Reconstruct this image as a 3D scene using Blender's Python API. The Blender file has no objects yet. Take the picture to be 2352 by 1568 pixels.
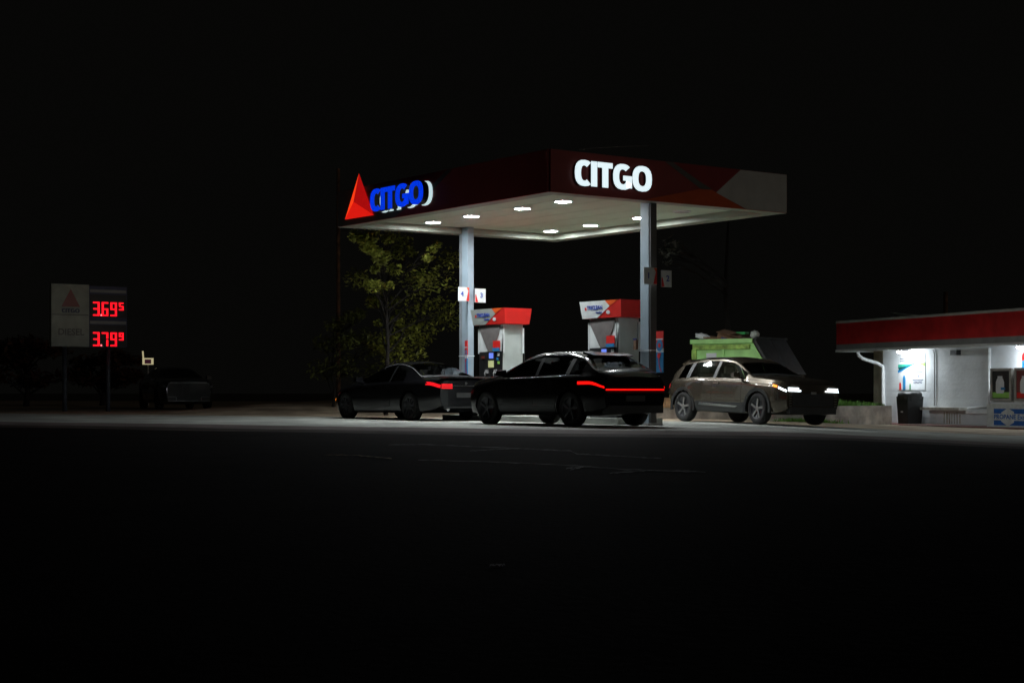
import bpy, bmesh, math, random
import numpy as np
from mathutils import Vector, Matrix
random.seed(7)
R = math.radians
S = bpy.context.scene
COL = S.collection

# ------------------------------------------------------------------ camera
F = 3686.0                                  # focal length in units of 1/2352 of the frame width
cam_d = bpy.data.cameras.new('camera')
cam = bpy.data.objects.new('camera', cam_d); COL.objects.link(cam)
cam.location = (0, 0, .75); cam.rotation_euler = (R(90), 0, 0)
cam_d.sensor_width = 36; cam_d.lens = F / 2352 * 36
cam_d.shift_y = 113 / 2352
cam_d.clip_end = 2000
S.camera = cam
S.render.resolution_x = 1024; S.render.resolution_y = 682

# ------------------------------------------------------------------ night sky
w = bpy.data.worlds.new('World'); S.world = w; w.use_nodes = True
nt = w.node_tree
bg = nt.nodes['Background']
sky = nt.nodes.new('ShaderNodeTexSky'); sky.sky_type = 'NISHITA'; sky.sun_disc = False
sky.sun_elevation = R(2); sky.sun_rotation = R(128)
mx = nt.nodes.new('ShaderNodeMix'); mx.data_type = 'RGBA'; mx.inputs[0].default_value = 1.0
mx.inputs[7].default_value = (.0020, .00195, .0017, 1)
nt.links.new(sky.outputs[0], mx.inputs[6]); nt.links.new(mx.outputs[2], bg.inputs[0])
bg.inputs[1].default_value = 1.0
# one faint distant light from behind the viewer's right shoulder (street side)
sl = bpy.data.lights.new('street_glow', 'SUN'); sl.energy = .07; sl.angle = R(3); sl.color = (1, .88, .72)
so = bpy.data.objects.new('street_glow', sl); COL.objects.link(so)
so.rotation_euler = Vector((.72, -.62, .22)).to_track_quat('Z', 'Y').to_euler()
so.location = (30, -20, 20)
S.view_settings.view_transform = 'Standard'; S.view_settings.look = 'None'
S.view_settings.exposure = 0; S.view_settings.gamma = 1; S.view_settings.use_curve_mapping = False
S.cycles.max_bounces = 6; S.cycles.diffuse_bounces = 3; S.cycles.glossy_bounces = 3
S.cycles.sample_clamp_indirect = 4
S.cycles.use_denoising = True

# ------------------------------------------------------------------ materials
MATS = {}
def mat(name, col, rough=.6, metal=0, emis=None, es=0, var=.12, scale=6, bump=.15, coat=0, col2=None, spec=.5, detail=6):
    if name in MATS: return MATS[name]
    m = bpy.data.materials.new(name); m.use_nodes = True; MATS[name] = m
    N = m.node_tree.nodes; L = m.node_tree.links; b = N['Principled BSDF']
    b.inputs['Roughness'].default_value = rough; b.inputs['Metallic'].default_value = metal
    b.inputs['Coat Weight'].default_value = coat; b.inputs['Coat Roughness'].default_value = .05
    b.inputs['Specular IOR Level'].default_value = spec
    tc = N.new('ShaderNodeTexCoord'); nz = N.new('ShaderNodeTexNoise')
    nz.inputs['Scale'].default_value = scale; nz.inputs['Detail'].default_value = detail
    L.new(tc.outputs['Object'], nz.inputs['Vector'])
    rp = N.new('ShaderNodeValToRGB'); e = rp.color_ramp.elements
    c2 = col2 or [c * (1 - 2.2 * var) for c in col]
    e[0].position = .32; e[1].position = .68
    e[0].color = (*c2, 1); e[1].color = (*[min(1, c * (1 + .5 * var)) for c in col], 1)
    L.new(nz.outputs['Fac'], rp.inputs['Fac']); L.new(rp.outputs['Color'], b.inputs['Base Color'])
    if bump:
        n2 = N.new('ShaderNodeTexNoise'); n2.inputs['Scale'].default_value = scale * 9
        L.new(tc.outputs['Object'], n2.inputs['Vector'])
        bp = N.new('ShaderNodeBump'); bp.inputs['Strength'].default_value = bump; bp.inputs['Distance'].default_value = .01
        L.new(n2.outputs['Fac'], bp.inputs['Height']); L.new(bp.outputs[0], b.inputs['Normal'])
    if emis:
        b.inputs['Emission Color'].default_value = (*emis, 1); b.inputs['Emission Strength'].default_value = es
    return m

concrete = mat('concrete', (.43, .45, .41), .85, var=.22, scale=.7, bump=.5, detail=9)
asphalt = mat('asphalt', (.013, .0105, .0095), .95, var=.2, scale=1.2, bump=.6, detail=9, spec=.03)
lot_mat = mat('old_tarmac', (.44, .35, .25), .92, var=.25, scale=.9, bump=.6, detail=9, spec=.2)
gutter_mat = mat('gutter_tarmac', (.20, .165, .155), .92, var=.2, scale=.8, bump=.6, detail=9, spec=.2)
seam_mat = mat('worn_paint', (.22, .23, .23), .8, var=.3, scale=14, bump=.3)
seam_yel = mat('worn_yellow_paint', (.3, .2, .06), .8, var=.3, scale=10, bump=.3)
soffit_m = mat('soffit_metal', (.60, .73, .58), .5, var=.04, scale=2, bump=.05)
lip_m = mat('fascia_flange', (.36, .39, .32), .5, var=.05, scale=2, bump=.05)
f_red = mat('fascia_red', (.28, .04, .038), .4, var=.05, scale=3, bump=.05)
f_red2 = mat('fascia_dark_red', (.24, .014, .016), .4, var=.05, scale=3, bump=.05)
f_orange = mat('fascia_orange', (.6, .085, .012), .4, var=.05, scale=3, bump=.05)
f_grey = mat('fascia_grey', (.52, .51, .48), .4, var=.05, scale=3, bump=.05)
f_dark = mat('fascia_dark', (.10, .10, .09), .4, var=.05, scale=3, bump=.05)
post_m = mat('post_paint', (.34, .43, .50), .45, var=.08, scale=3, bump=.1)
post_dk = mat('downspout_grey', (.30, .33, .36), .5, var=.12, scale=3, bump=.1)
post_shade = mat('downspout_shade_grey', (.10, .10, .095), .6, var=.12, scale=3, bump=.1)  # near downspout's unlit side, its shade put into a darker grey
white_p = mat('white_paint', (.78, .80, .80), .5, var=.06, scale=4, bump=.1)
wall_w = mat('white_masonry', (.80, .83, .85), .75, var=.10, scale=1.1, bump=.6, detail=9)
wall_g = mat('aged_cream_masonry', (.55, .54, .42), .8, var=.22, scale=1.5, bump=.6, detail=9)
trim_grey = mat('trim_grey', (.33, .33, .33), .5, var=.08, scale=3, bump=.1)
lamp_e = mat('lamp_lens', (.9, .9, .9), .3, emis=(.93, .98, 1.0), es=350, bump=0)
lamp_b = mat('eave_lamp_lens', (.9, .9, .9), .3, emis=(.86, .95, 1.0), es=160, bump=0)
sign_w = mat('lit_white_letter', (.85, .85, .85), .4, emis=(.80, .95, 1.0), es=.95, bump=0)
halo_w = mat('halo_letter', (.85, .85, .85), .4, emis=(.66, .88, .92), es=.8, bump=0)  # halo of light on the fascia, made as a glowing letter shape
blue_e = mat('lit_blue_letter', (.02, .05, .5), .4, emis=(.0, .04, .85), es=.85, bump=0)
tri_a = mat('lit_orange_facet', (.7, .06, .02), .4, emis=(1, .05, .008), es=1.0, bump=0)
tri_b = mat('lit_red_facet', (.5, .02, .01), .4, emis=(.9, .012, .006), es=.75, bump=0)
tri_c = mat('lit_dark_red_facet', (.4, .01, .01), .4, emis=(.62, .006, .006), es=.6, bump=0)
can_m = mat('letter_can', (.03, .02, .03), .5, var=.05, bump=0)
led_r = mat('red_led', (.4, .0, .0), .4, emis=(1, .004, .014), es=1.6, bump=0)
led_d = mat('bright_red_led', (.4, .0, .0), .4, emis=(1, .12, .14), es=3, bump=0)
sg_white = mat('sign_white', (.50, .54, .48), .6, var=.12, scale=3, bump=.1)
sg_navy = mat('sign_navy', (.03, .04, .13), .5, var=.1, bump=.05)
sg_black = mat('sign_black', (.012, .012, .02), .5, var=.1, bump=.05)
steel = mat('stainless_panel', (.60, .66, .63), .42, metal=.25, var=.10, scale=2, bump=.1)
pump_w = mat('pump_white', (.72, .76, .76), .45, var=.05, bump=.05)
pump_d = mat('pump_funnel_grey', (.16, .145, .14), .55, var=.1, bump=.05)
black_p = mat('black_plastic', (.015, .016, .017), .45, var=.2, bump=.1)
rubber = mat('rubber', (.009, .0085, .008), .85, var=.2, bump=.2)
red_p = mat('red_print', (.7, .02, .015), .45, var=.04, bump=0)
orange_p = mat('orange_print', (.85, .11, .015), .45, var=.04, bump=0)
blue_p = mat('blue_print', (.03, .07, .40), .45, var=.04, bump=0)
sky_p = mat('sky_blue_print', (.02, .22, .50), .45, var=.04, bump=0)
grey_pr = mat('grey_print', (.33, .36, .34), .45, var=.04, bump=0)
yel_p = mat('yellow_print', (.75, .55, .12), .45, var=.08, bump=0)
grn_p = mat('green_print', (.03, .28, .10), .45, var=.08, bump=0)
lime_p = mat('lime_print', (.30, .62, .12), .45, var=.08, bump=0)
teal_p = mat('teal_print', (.05, .42, .30), .45, var=.08, bump=0)
dteal_p = mat('dark_teal_print', (.01, .10, .11), .45, var=.08, bump=0)
ink_p = mat('ink_print', (.10, .13, .22), .6, var=.2, bump=0)
poster_w = mat('poster_white', (.74, .76, .78), .5, var=.04, bump=0)
scr_b = mat('blue_screen', (.1, .1, .3), .3, emis=(.16, .28, 1.0), es=.8, bump=0)
pad_y = mat('lit_keypad', (.6, .6, .3), .4, emis=(.55, .62, .30), es=.35, bump=0)
d_green = mat('dumpster_green', (.46, .86, .29), .55, var=.12, scale=2.2, bump=.3)
d_rust = mat('dumpster_rusty_green', (.42, .66, .14), .7, var=.3, scale=6, bump=.4)
card = mat('cardboard', (.30, .17, .10), .85, var=.2, scale=5, bump=.3)
card2 = mat('dark_cardboard', (.16, .09, .06), .85, var=.25, scale=5, bump=.3)
lid_m = mat('black_lid', (.035, .034, .033), .6, var=.25, scale=5, bump=.3)
stone_o = mat('orange_stone', (.55, .33, .18), .85, var=.25, scale=5, bump=.6)
stone_c = mat('pale_block', (.58, .52, .45), .85, var=.25, scale=2.5, bump=.6)
brick_red = mat('red_walkway', (.19, .08, .065), .85, var=.2, scale=3, bump=.5)
grass_m = mat('grass_blade', (.17, .38, .05), .7, var=.3, scale=3, bump=0)
soil = mat('soil', (.05, .04, .025), .95, var=.3, scale=3, bump=.6)
leaf_a = mat('leaf_lit_green', (.33, .36, .055), .55, var=.3, scale=1.4, bump=0)
leaf_b = mat('leaf_olive', (.20, .23, .06), .6, var=.3, scale=1.4, bump=0)
leaf_c = mat('leaf_grey', (.12, .13, .12), .6, var=.3, scale=1.4, bump=0)
leaf_r = mat('leaf_russet', (.10, .035, .02), .8, var=.3, scale=1.4, bump=0)
bark = mat('bark', (.016, .012, .009), .9, var=.3, scale=6, bump=.6)
wood = mat('pole_wood', (.22, .12, .07), .9, var=.3, scale=6, bump=.4)
def glass_mat(name, tint):
    m = bpy.data.materials.new(name); m.use_nodes = True; N = m.node_tree.nodes; L = m.node_tree.links; N.clear()
    out = N.new('ShaderNodeOutputMaterial'); mixn = N.new('ShaderNodeMixShader'); tr_ = N.new('ShaderNodeBsdfTransparent'); gl = N.new('ShaderNodeBsdfGlossy'); fr_ = N.new('ShaderNodeFresnel')
    tr_.inputs[0].default_value = (*tint, 1); gl.inputs['Roughness'].default_value = .03; gl.inputs[0].default_value = (.9, .9, .9, 1); fr_.inputs[0].default_value = 1.5
    L.new(fr_.outputs[0], mixn.inputs[0]); L.new(tr_.outputs[0], mixn.inputs[1]); L.new(gl.outputs[0], mixn.inputs[2]); L.new(mixn.outputs[0], out.inputs[0]); return m
glass = glass_mat('car_glass', (.62, .65, .64)); glass_dk = glass_mat('tinted_glass', (.10, .11, .11))
cabin_m = mat('cabin_trim', (.03, .028, .027), .8, var=.1, bump=0)
tan_car = mat('taupe_car_paint', (.10, .082, .06), .27, metal=.75, var=.03, bump=0, coat=.8)
blk_car = mat('black_car_paint', (.006, .006, .007), .22, var=.02, bump=0, coat=.35, spec=.3)
drk_car = mat('charcoal_car_paint', (.006, .0055, .0055), .2, var=.02, bump=0, coat=.15, spec=.2)
nvy_car = mat('dark_blue_car_paint', (.022, .024, .03), .25, var=.02, bump=0, coat=1)
rim_m = mat('alloy', (.30, .30, .29), .35, metal=.7, var=.05, bump=0)
rim_dk = mat('dark_alloy', (.04, .04, .045), .35, metal=.5, var=.05, bump=0)
chrome = mat('chrome', (.6, .6, .6), .18, metal=1, var=0, bump=0)
tail_e = mat('tail_lamp_lit', (.3, 0, 0), .3, emis=(1, .012, .02), es=1.5, bump=0)
tail_bar = mat('tail_bar_lit', (.3, 0, 0), .3, emis=(1, .006, .004), es=1.3, bump=0)
tail_d = mat('tail_lamp_dark', (.16, .004, .006), .25, var=0, bump=0)
head_e = mat('headlamp_lit', (.9, .9, .9), .2, emis=(.82, .93, 1), es=9, bump=0)
head_o = mat('headlamp_off', (.25, .26, .28), .15, var=.1, bump=0)
amber_e = mat('amber_lamp_lit', (.8, .3, 0), .3, emis=(1, .25, .02), es=2.2, bump=0)
lit_cream = mat('lit_cream_frame', (.7, .65, .4), .4, emis=(.75, .66, .38), es=.55, bump=0)
lit_plum = mat('plum_panel', (.08, .02, .05), .5, emis=(.08, .02, .04), es=.3, bump=0)

# ------------------------------------------------------------------ mesh helpers
class MB:
    def __init__(s): s.v = []; s.f = []
    def add(s, vs, fs):
        n = len(s.v); s.v += [tuple(v) for v in vs]; s.f += [tuple(i + n for i in f) for f in fs]; return s
    def box(s, x0, x1, y0, y1, z0, z1):
        return s.add([(x0,y0,z0),(x1,y0,z0),(x1,y1,z0),(x0,y1,z0),(x0,y0,z1),(x1,y0,z1),(x1,y1,z1),(x0,y1,z1)],
                     [(3,2,1,0),(4,5,6,7),(0,1,5,4),(1,2,6,5),(2,3,7,6),(3,0,4,7)])
    def prism(s, pts, d):            # pts: coplanar 3d outline, d: extrusion vector
        n = len(pts); d = Vector(d); a = [Vector(p) for p in pts]
        nrm = Vector((0, 0, 0))
        for i in range(n): nrm += a[i].cross(a[(i + 1) % n])
        if nrm.dot(d) > 0: a = a[::-1]
        return s.add([tuple(p) for p in a] + [tuple(p + d) for p in a],
                     [tuple(range(n)), tuple(range(2 * n - 1, n - 1, -1))] + [(i, i + n, (i + 1) % n + n, (i + 1) % n) for i in range(n)])
    def tube(s, path, r, n=8, r1=None, caps=True):
        P = [Vector(p) for p in path]; m = len(P); base = len(s.v)
        for i, p in enumerate(P):
            t = (P[min(i + 1, m - 1)] - P[max(i - 1, 0)]).normalized()
            u = t.cross(Vector((0, 0, 1)) if abs(t.z) < .9 else Vector((1, 0, 0))).normalized(); vv = t.cross(u)
            rr = r if r1 is None else r + (r1 - r) * i / (m - 1)
            for k in range(n):
                a = 2 * math.pi * k / n; s.v.append(tuple(p + u * math.cos(a) * rr + vv * math.sin(a) * rr))
        for i in range(m - 1):
            for k in range(n):
                a = base + i * n + k; b = base + i * n + (k + 1) % n
                s.f.append((a, b, b + n, a + n))
        if caps: s.f.append(tuple(base + k for k in range(n))[::-1]); s.f.append(tuple(base + (m - 1) * n + k for k in range(n)))
        return s
    def lathe(s, prof, n=24, axis='z', c=(0, 0, 0)):    # prof: (r, h)
        base = len(s.v)
        for r, h in prof:
            for k in range(n):
                a = 2 * math.pi * k / n; x, y = r * math.cos(a), r * math.sin(a)
                p = (x, y, h) if axis == 'z' else (x, h, y) if axis == 'y' else (h, x, y)
                s.v.append((p[0] + c[0], p[1] + c[1], p[2] + c[2]))
        for i in range(len(prof) - 1):
            for k in range(n):
                a = base + i * n + k; b = base + i * n + (k + 1) % n
                s.f.append((a, b, b + n, a + n))
        s.f.append(tuple(base + k for k in range(n))); s.f.append(tuple(base + (len(prof) - 1) * n + k for k in range(n)))
        return s
    def build(s, name, m, parent=None, smooth=False, **props):
        me = bpy.data.meshes.new(name); me.from_pydata(s.v, [], s.f); me.validate()
        bm = bmesh.new(); bm.from_mesh(me); bmesh.ops.recalc_face_normals(bm, faces=bm.faces); bm.to_mesh(me); bm.free()
        ms = m if isinstance(m, (list, tuple)) else [m]
        for q in ms: me.materials.append(q)
        if smooth: me.polygons.foreach_set('use_smooth', [True] * len(me.polygons))
        me.update()
        o = bpy.data.objects.new(name, me); COL.objects.link(o); o.parent = parent
        for k, v in props.items(): o[k] = v
        return o

def thing(name, label, cat, loc=(0, 0, 0), rz=0, group=None):
    o = bpy.data.objects.new(name, None); COL.objects.link(o); o.location = loc; o.rotation_euler = (0, 0, rz)
    o.empty_display_size = .3
    o['label'] = label; o['category'] = cat
    if group: o['group'] = group
    return o
def copy_tree(o, parent=None):
    c = o.copy(); COL.objects.link(c); c.parent = parent
    for ch in list(o.children): copy_tree(ch, c)
    return c
def text_mesh(name, body, size, m, parent, mtx, bold=0.0, depth=.004, align='CENTER', sx=1.0):
    cu = bpy.data.curves.new(name, 'FONT'); cu.body = body; cu.size = size; cu.offset = bold; cu.extrude = depth / 2
    cu.align_x = align; cu.align_y = 'CENTER'; cu.resolution_u = 3
    o = bpy.data.objects.new(name, cu); COL.objects.link(o)
    dg = bpy.context.evaluated_depsgraph_get(); me = bpy.data.meshes.new_from_object(o.evaluated_get(dg))
    bpy.data.objects.remove(o); me.name = name
    me.transform(mtx @ Matrix.Diagonal((sx, 1, 1, 1))); me.materials.clear(); me.materials.append(m)
    o = bpy.data.objects.new(name, me); COL.objects.link(o); o.parent = parent
    return o
def basis(origin, xa, ya):           # matrix with text x along xa, text y along ya
    xa = Vector(xa).normalized(); ya = Vector(ya).normalized(); za = xa.cross(ya)
    M = Matrix((( xa.x, ya.x, za.x, origin[0]), (xa.y, ya.y, za.y, origin[1]), (xa.z, ya.z, za.z, origin[2]), (0, 0, 0, 1)))
    return M

# bold sans capitals made of strokes, unit height, returned as lists of 2d polygons + width
def arc(cx, cy, rx, ry, wd, a0, a1, n=14):
    out = []
    for i in range(n + 1):
        a = R(a0 + (a1 - a0) * i / n); c, s_ = math.cos(a), math.sin(a)
        c = math.copysign(abs(c) ** .82, c); s_ = math.copysign(abs(s_) ** .82, s_)
        out.append(((cx + rx * c, cy + ry * s_), (cx + (rx - wd) * c, cy + (ry - wd * .84) * s_)))
    return [[out[i][0], out[i + 1][0], out[i + 1][1], out[i][1]] for i in range(n)]
def glyph(ch):
    W = .25
    if ch == 'C': return arc(.40, .5, .40, .5, W, 52, 308), .66
    if ch == 'I': return [[(0, .02), (.25, .02), (.25, .98), (0, .98)]], .25
    if ch == 'T': return [[(0, .77), (.64, .77), (.64, .98), (0, .98)], [(.2, .02), (.45, .02), (.45, .7699), (.2, .7699)]], .64
    if ch == 'G': return arc(.42, .5, .42, .5, W, 48, 336, 16) + [[(.44, .36), (.82, .36), (.82, .55), (.44, .55)], [(.58, .08), (.82, .08), (.82, .3599), (.58, .3599)]], .82
    if ch == 'O': return arc(.43, .5, .43, .5, W, 0, 360, 20), .86
def word(txt='CITGO', gap=.03):
    x = 0; out = []
    for ch in txt:
        p, wd = glyph(ch); out.append([[(a + x, b) for a, b in q] for q in p]); x += wd + gap
    W = x - gap
    return [[[(a / W, b) for a, b in q] for q in g] for g in out]

# ------------------------------------------------------------------ ground
def ss(t): t = min(1, max(0, t)); return t * t * (3 - 2 * t)
PX = Vector((.951, -.309)); QX = Vector((.309, .951)); O0 = Vector((2, 24.4))
def gz(x, y):
    q = (x - O0.x) * QX.x + (y - O0.y) * QX.y
    z = .055 - .006 * max(-14, min(x, 20)) - .04 * max(0, x - 5)
    z = max(z, -.25)
    z += .27 * ss((y - 42.5) / 8) * ss((x + 11) / 4) * ss((2.2 - x) / 3)
    if q < 0: z -= .85 * ss(-q / 26)
    return z
def sheet(name, q0, q1, qs, mat_, p0=-60, p1=60, ps=120, dz=0):
    b = MB(); qq = np.linspace(q0, q1, qs + 1); pp = np.linspace(p0, p1, ps + 1)
    for q in qq:
        for p in pp:
            qw = q + .22 * math.sin(p * .41) + .13 * math.sin(p * 1.13 + 1) ; x = O0.x + PX.x * p + QX.x * qw; y = O0.y + PX.y * p + QX.y * qw; b.v.append((x, y, gz(x, y) + dz))
    n = ps + 1
    for j in range(qs):
        for i in range(ps): a = j * n + i; b.f.append((a, a + 1, a + 1 + n, a + n))
    return b.build(name, mat_, smooth=True, kind='structure')
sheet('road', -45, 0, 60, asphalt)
sheet('light_fade_strip', 0, 1.7, 3, mat('light_fade_tarmac', (.075, .058, .05), .92, var=.25, scale=.9, bump=.6, detail=9, spec=.1))  # tone between gutter and road paints the lamp light fading out
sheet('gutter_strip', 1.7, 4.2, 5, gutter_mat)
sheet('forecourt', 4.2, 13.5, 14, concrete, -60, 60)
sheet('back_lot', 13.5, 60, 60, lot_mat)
# the land goes on to the horizon
b = MB()
b.add([(-900, -60, -1.3), (900, -60, -1.3), (900, 1200, -1.3), (-900, 1200, -1.3)], [(0, 1, 2, 3)])
b.build('ground', soil, kind='structure')

# worn painted lines / crack seams on the road, as thin ribbons following the surface
def ribbon(name, pts, wd, m):
    b = MB(); P = []
    for i in range(len(pts) - 1):
        for k in range(12):
            t = k / 12; P.append((pts[i][0] * (1 - t) + pts[i + 1][0] * t, pts[i][1] * (1 - t) + pts[i + 1][1] * t))
    P.append(pts[-1]); rs = random.Random(len(P) + int(pts[0][0] * 100))
    for i, (x, y) in enumerate(P):
        y += rs.uniform(-.04, .04); w_ = wd * rs.uniform(.35, 1.3)
        b.v += [(x, y - w_, gz(x, y - w_) + .012), (x, y + w_, gz(x, y + w_) + .012)]
    b.f = [(2 * i, 2 * i + 2, 2 * i + 3, 2 * i + 1) for i in range(len(P) - 1)]
    return b.build(name, m, kind='structure')
def gp(u, v):                       # a point of the road surface met by a line of sight
    D = 10
    for _ in range(40):
        x = (u - 1176) / F * D; D = .6 * D + .4 * (.75 - gz(x, D)) * F / (v - 897)
    return ((u - 1176) / F * D, D)
for pts, wd in (([(893, 1023), (970, 1022), (1180, 1031), (1310, 1037), (1325, 1044), (1405, 1048), (1520, 1055)], .05),
                ([(1080, 1037), (1150, 1033), (1190, 1032)], .04),
                ([(960, 1058), (1130, 1062), (1300, 1070), (1440, 1080), (1620, 1086)], .035),
                ([(1310, 1081), (1340, 1074), (1300, 1078)], .05),
                ([(1400, 1088), (1500, 1082), (1600, 1084)], .04),
                ([(1125, 1301), (1160, 1300)], .04)):
    ribbon('crack_seam', [gp(*p) for p in pts], wd, seam_mat)
ribbon('worn_line', [gp(*p) for p in [(745, 1046), (820, 1047), (900, 1055)]], .05, seam_yel)

# ------------------------------------------------------------------ canopy
TH = R(35.63); A0 = Vector((.734, 31.1)); L1, L2 = 6.41, 8.28
e1 = Vector((math.cos(TH), math.sin(TH))); e2 = Vector((-math.sin(TH), math.cos(TH)))
def st(s, t, z=None):
    p = A0 + e1 * s + e2 * t
    return (p.x, p.y, gz(p.x, p.y) if z is None else z)
ZB, ZT = 4.6, 5.43
can = thing('fuel_canopy', 'flat square gas station canopy with dark red fascia and lit beige soffit on two posts', 'canopy', st(0, 0, 0), TH)
fl = .34
# flange ring under the fascia
b = MB()
b.box(.03, L1 - .03, .03, fl, ZB + .002, ZB + .05); b.box(.03, L1 - .03, L2 - fl, L2 - .03, ZB + .002, ZB + .05)
b.box(.03, fl, fl, L2 - fl, ZB + .002, ZB + .05); b.box(L1 - fl, L1 - .03, fl, L2 - fl, ZB + .002, ZB + .05)
b.build('flange', lip_m, can)
# inner upstand from flange up to soffit
b = MB(); z0, z1 = ZB + .05, ZB + .155
b.box(fl - .02, L1 - fl + .02, fl - .02, fl, z0, z1); b.box(fl - .02, L1 - fl + .02, L2 - fl, L2 - fl + .02, z0, z1)
b.box(fl - .02, fl, fl, L2 - fl, z0, z1); b.box(L1 - fl, L1 - fl + .02, fl, L2 - fl, z0, z1)
b.build('soffit_edge', lip_m, can)
# soffit decking planks with narrow joints
npl = 15; pw = (L1 - .1) / npl
pm = MB().box(0, pw - .006, 0, L2 - .12, 0, .03)
first = pm.build('soffit_plank', soffit_m, can); first.location = (.05, .06, ZB + .157)
for i in range(1, npl):
    o = first.copy(); COL.objects.link(o); o.parent = can; o.location = (.05 + i * pw, .06, ZB + .157 + (.003 if i % 2 else 0))
MB().box(.04, L1 - .04, .04, L2 - .04, ZB + .2, ZT - .05).build('roof_deck', f_dark, can)
# fascia boards
MB().box(0, L1, -.03, .03, ZB, ZT).build('front_fascia', f_red, can)
MB().box(-.03, .03, .031, L2 - .031, ZB, ZT).build('left_fascia', f_red, can)
MB().box(0, L1, L2 - .03, L2 + .03, ZB, ZT).build('rear_fascia', f_grey, can)
MB().box(L1 - .03, L1 + .03, .031, L2 - .031, ZB, ZT).build('right_fascia', f_grey, can)
# printed swoosh panels, thin film on the boards; w = fraction along, h = fraction up
H_ = ZT - ZB
FR = {'dark_wedge': ([(.455, .99), (.49, .995), (.60, .60), (.66, .42), (.615, .38)], f_dark),
      'red_wedge': ([(.49, .992), (.775, .992), (.67, .355), (.655, .46), (.60, .63)], f_red2),
      'orange_wedge': ([(.37, .01), (.605, .405), (.655, .41), (.80, .01)], f_orange),
      'grey_panel': ([(.785, .992), (.998, .992), (.998, .01), (.81, .01), (.675, .35)], f_grey)}
for nm, (pl, m) in FR.items():
    MB().prism([(a * L1, -.034, ZB + h * H_) for a, h in pl], (0, -.003, 0)).build(nm, m, can)
    mm = {'dark_wedge': f_dark, 'red_wedge': f_red2, 'orange_wedge': f_red, 'grey_panel': f_dark}[nm]  # left films use darker colours, painting in that face's lack of light
    k = .82
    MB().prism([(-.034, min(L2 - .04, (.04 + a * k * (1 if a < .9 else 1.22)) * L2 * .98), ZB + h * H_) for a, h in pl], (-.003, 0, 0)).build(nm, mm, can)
# canopy lights
lens = MB().lathe([(.165, .0), (.164, -.003), (.12, -.007), (.05, -.009)], 20)
bez = MB().lathe([(.21, .02), (.205, -.012), (.172, -.014), (.17, .02)], 24)
zs = ZB + .157
lab = ['leftmost', 'second from left', 'third from left', 'nearest the front corner']
proto = None
def lamp_at(u, v, label, mlens=None):
    global proto
    D = (zs - .75 - .01) * F / (897 - v); x = (u - 1176) / F * D
    d = Vector((x, D)) - A0; s_, t_ = d.dot(e1), d.dot(e2)
    if proto is None:
        proto = thing('canopy_light', label, 'canopy light', (0, 0, 0), 0, 'round lights under the canopy')
        bez.build('bezel', white_p, proto); lens.build('lens', lamp_e, proto, smooth=True); o = proto
    else: o = copy_tree(proto)
    o.location = st(s_, t_, zs - .016); o['label'] = label
    if mlens:
        for c in o.children:
            if c.name.startswith('lens'): c.data = c.data.copy(); c.data.materials[0] = mlens
    return o
for (u, v), n in zip(((995, 510), (1083, 496), (1200, 478), (1294, 462)), lab):
    lamp_at(u, v, 'lit round canopy light, ' + n + ' of the front row of four')
for (u, v), n in zip(((1265, 530), (1356, 517), (1470, 500)), ('leftmost of the back row', 'middle of the back row', 'partly hidden behind the right post')):
    lamp_at(u, v, 'lit round canopy light, ' + n)
lamp_at(1566, 486, 'unlit round canopy light right of the right post', white_p)

# posts with downspouts
def post(s_, t_, label, outer):
    g = gz(*st(s_, t_)[:2])
    t = thing('canopy_post', label, 'post', st(s_, t_), TH, 'posts carrying the canopy')
    MB().box(-.085, .085, -.13, .13, -.02, ZB + .155 - g).build('column', post_m, t)
    MB().box(-.075, .085, .133 if outer > 0 else -.133 - .05, (.133 + .13) if outer > 0 else -.133, 0, ZB - g).build('downspout', post_dk if outer > 0 else post_shade, t)
    for zz in (1.0, 1.53):
        q = MB(); y1 = .25 if outer > 0 else .15; y0 = -.15 if outer > 0 else -.25
        q.box(-.1, .1, y0 - .003, y0, zz, zz + .018).box(-.1, .1, y1, y1 + .003, zz, zz + .018)
        q.box(-.103, -.1, y0, y1, zz, zz + .018).box(.1, .103, y0, y1, zz, zz + .018)
        q.build('strap', white_p, t)
    MB().box(-.2, .2, -.24, .24, -.02, .05).build('base_plate', trim_grey, t)
    return t
post(3.34, 7.78, 'pale blue canopy post behind the black coupe with signs 4 and 3', 1)
post(2.84, .42, 'canopy post at the front edge, left face lit, right face dark', -1)

# number flags on the posts
def flag(s_, t_, z, side, num, label, wd=.31, ht=.34):
    t = thing('pump_number_sign', label, 'sign', st(s_, t_, z), TH, 'pump number signs on the posts')
    MB().box(-wd / 2, wd / 2, -.012, .012, -ht / 2, ht / 2).build('panel', pump_w, t)
    q = MB()
    if side < 0:
        q.prism([(wd * .22, -.0125, -.165), (wd * .5, -.0125, -.165), (wd * .5, -.0125, .165), (wd * .42, -.0125, .08)], (0, -.003, 0))
        MB().prism([(wd * .25, -.013, .165), (wd * .5, -.013, .165), (wd * .42, -.013, .085)], (0, -.003, 0)).build('orange_corner', orange_p, t)
    else:
        q.prism([(-wd * .5, -.0125, -.165), (-wd * .22, -.0125, -.165), (-wd * .42, -.0125, .02), (-wd * .5, -.0125, .02)], (0, -.003, 0))
    q.build('red_swoosh', red_p, t)
    text_mesh('numeral', num, .17, blue_p, t, basis((-.04 * -side * -1 if False else (.03 if side > 0 else -.05), -.0145, 0), (1, 0, 0), (0, 0, 1)), bold=.004)
    return t
zf = lambda v, D: .75 + (897 - v) * D / F
flag(3.34 - .09 - .155, 7.6, 3.1, -1, '4', 'white sign with numeral 4, left of the far post')
flag(3.34 + .09 + .155, 7.6, 3.08, 1, '3', 'white sign with numeral 3, right of the far post')
flag(2.84 - .09 - .10, .12, 3.09, -1, '1', 'dim sign with numeral 1, left side of the near post', wd=.34)
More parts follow.
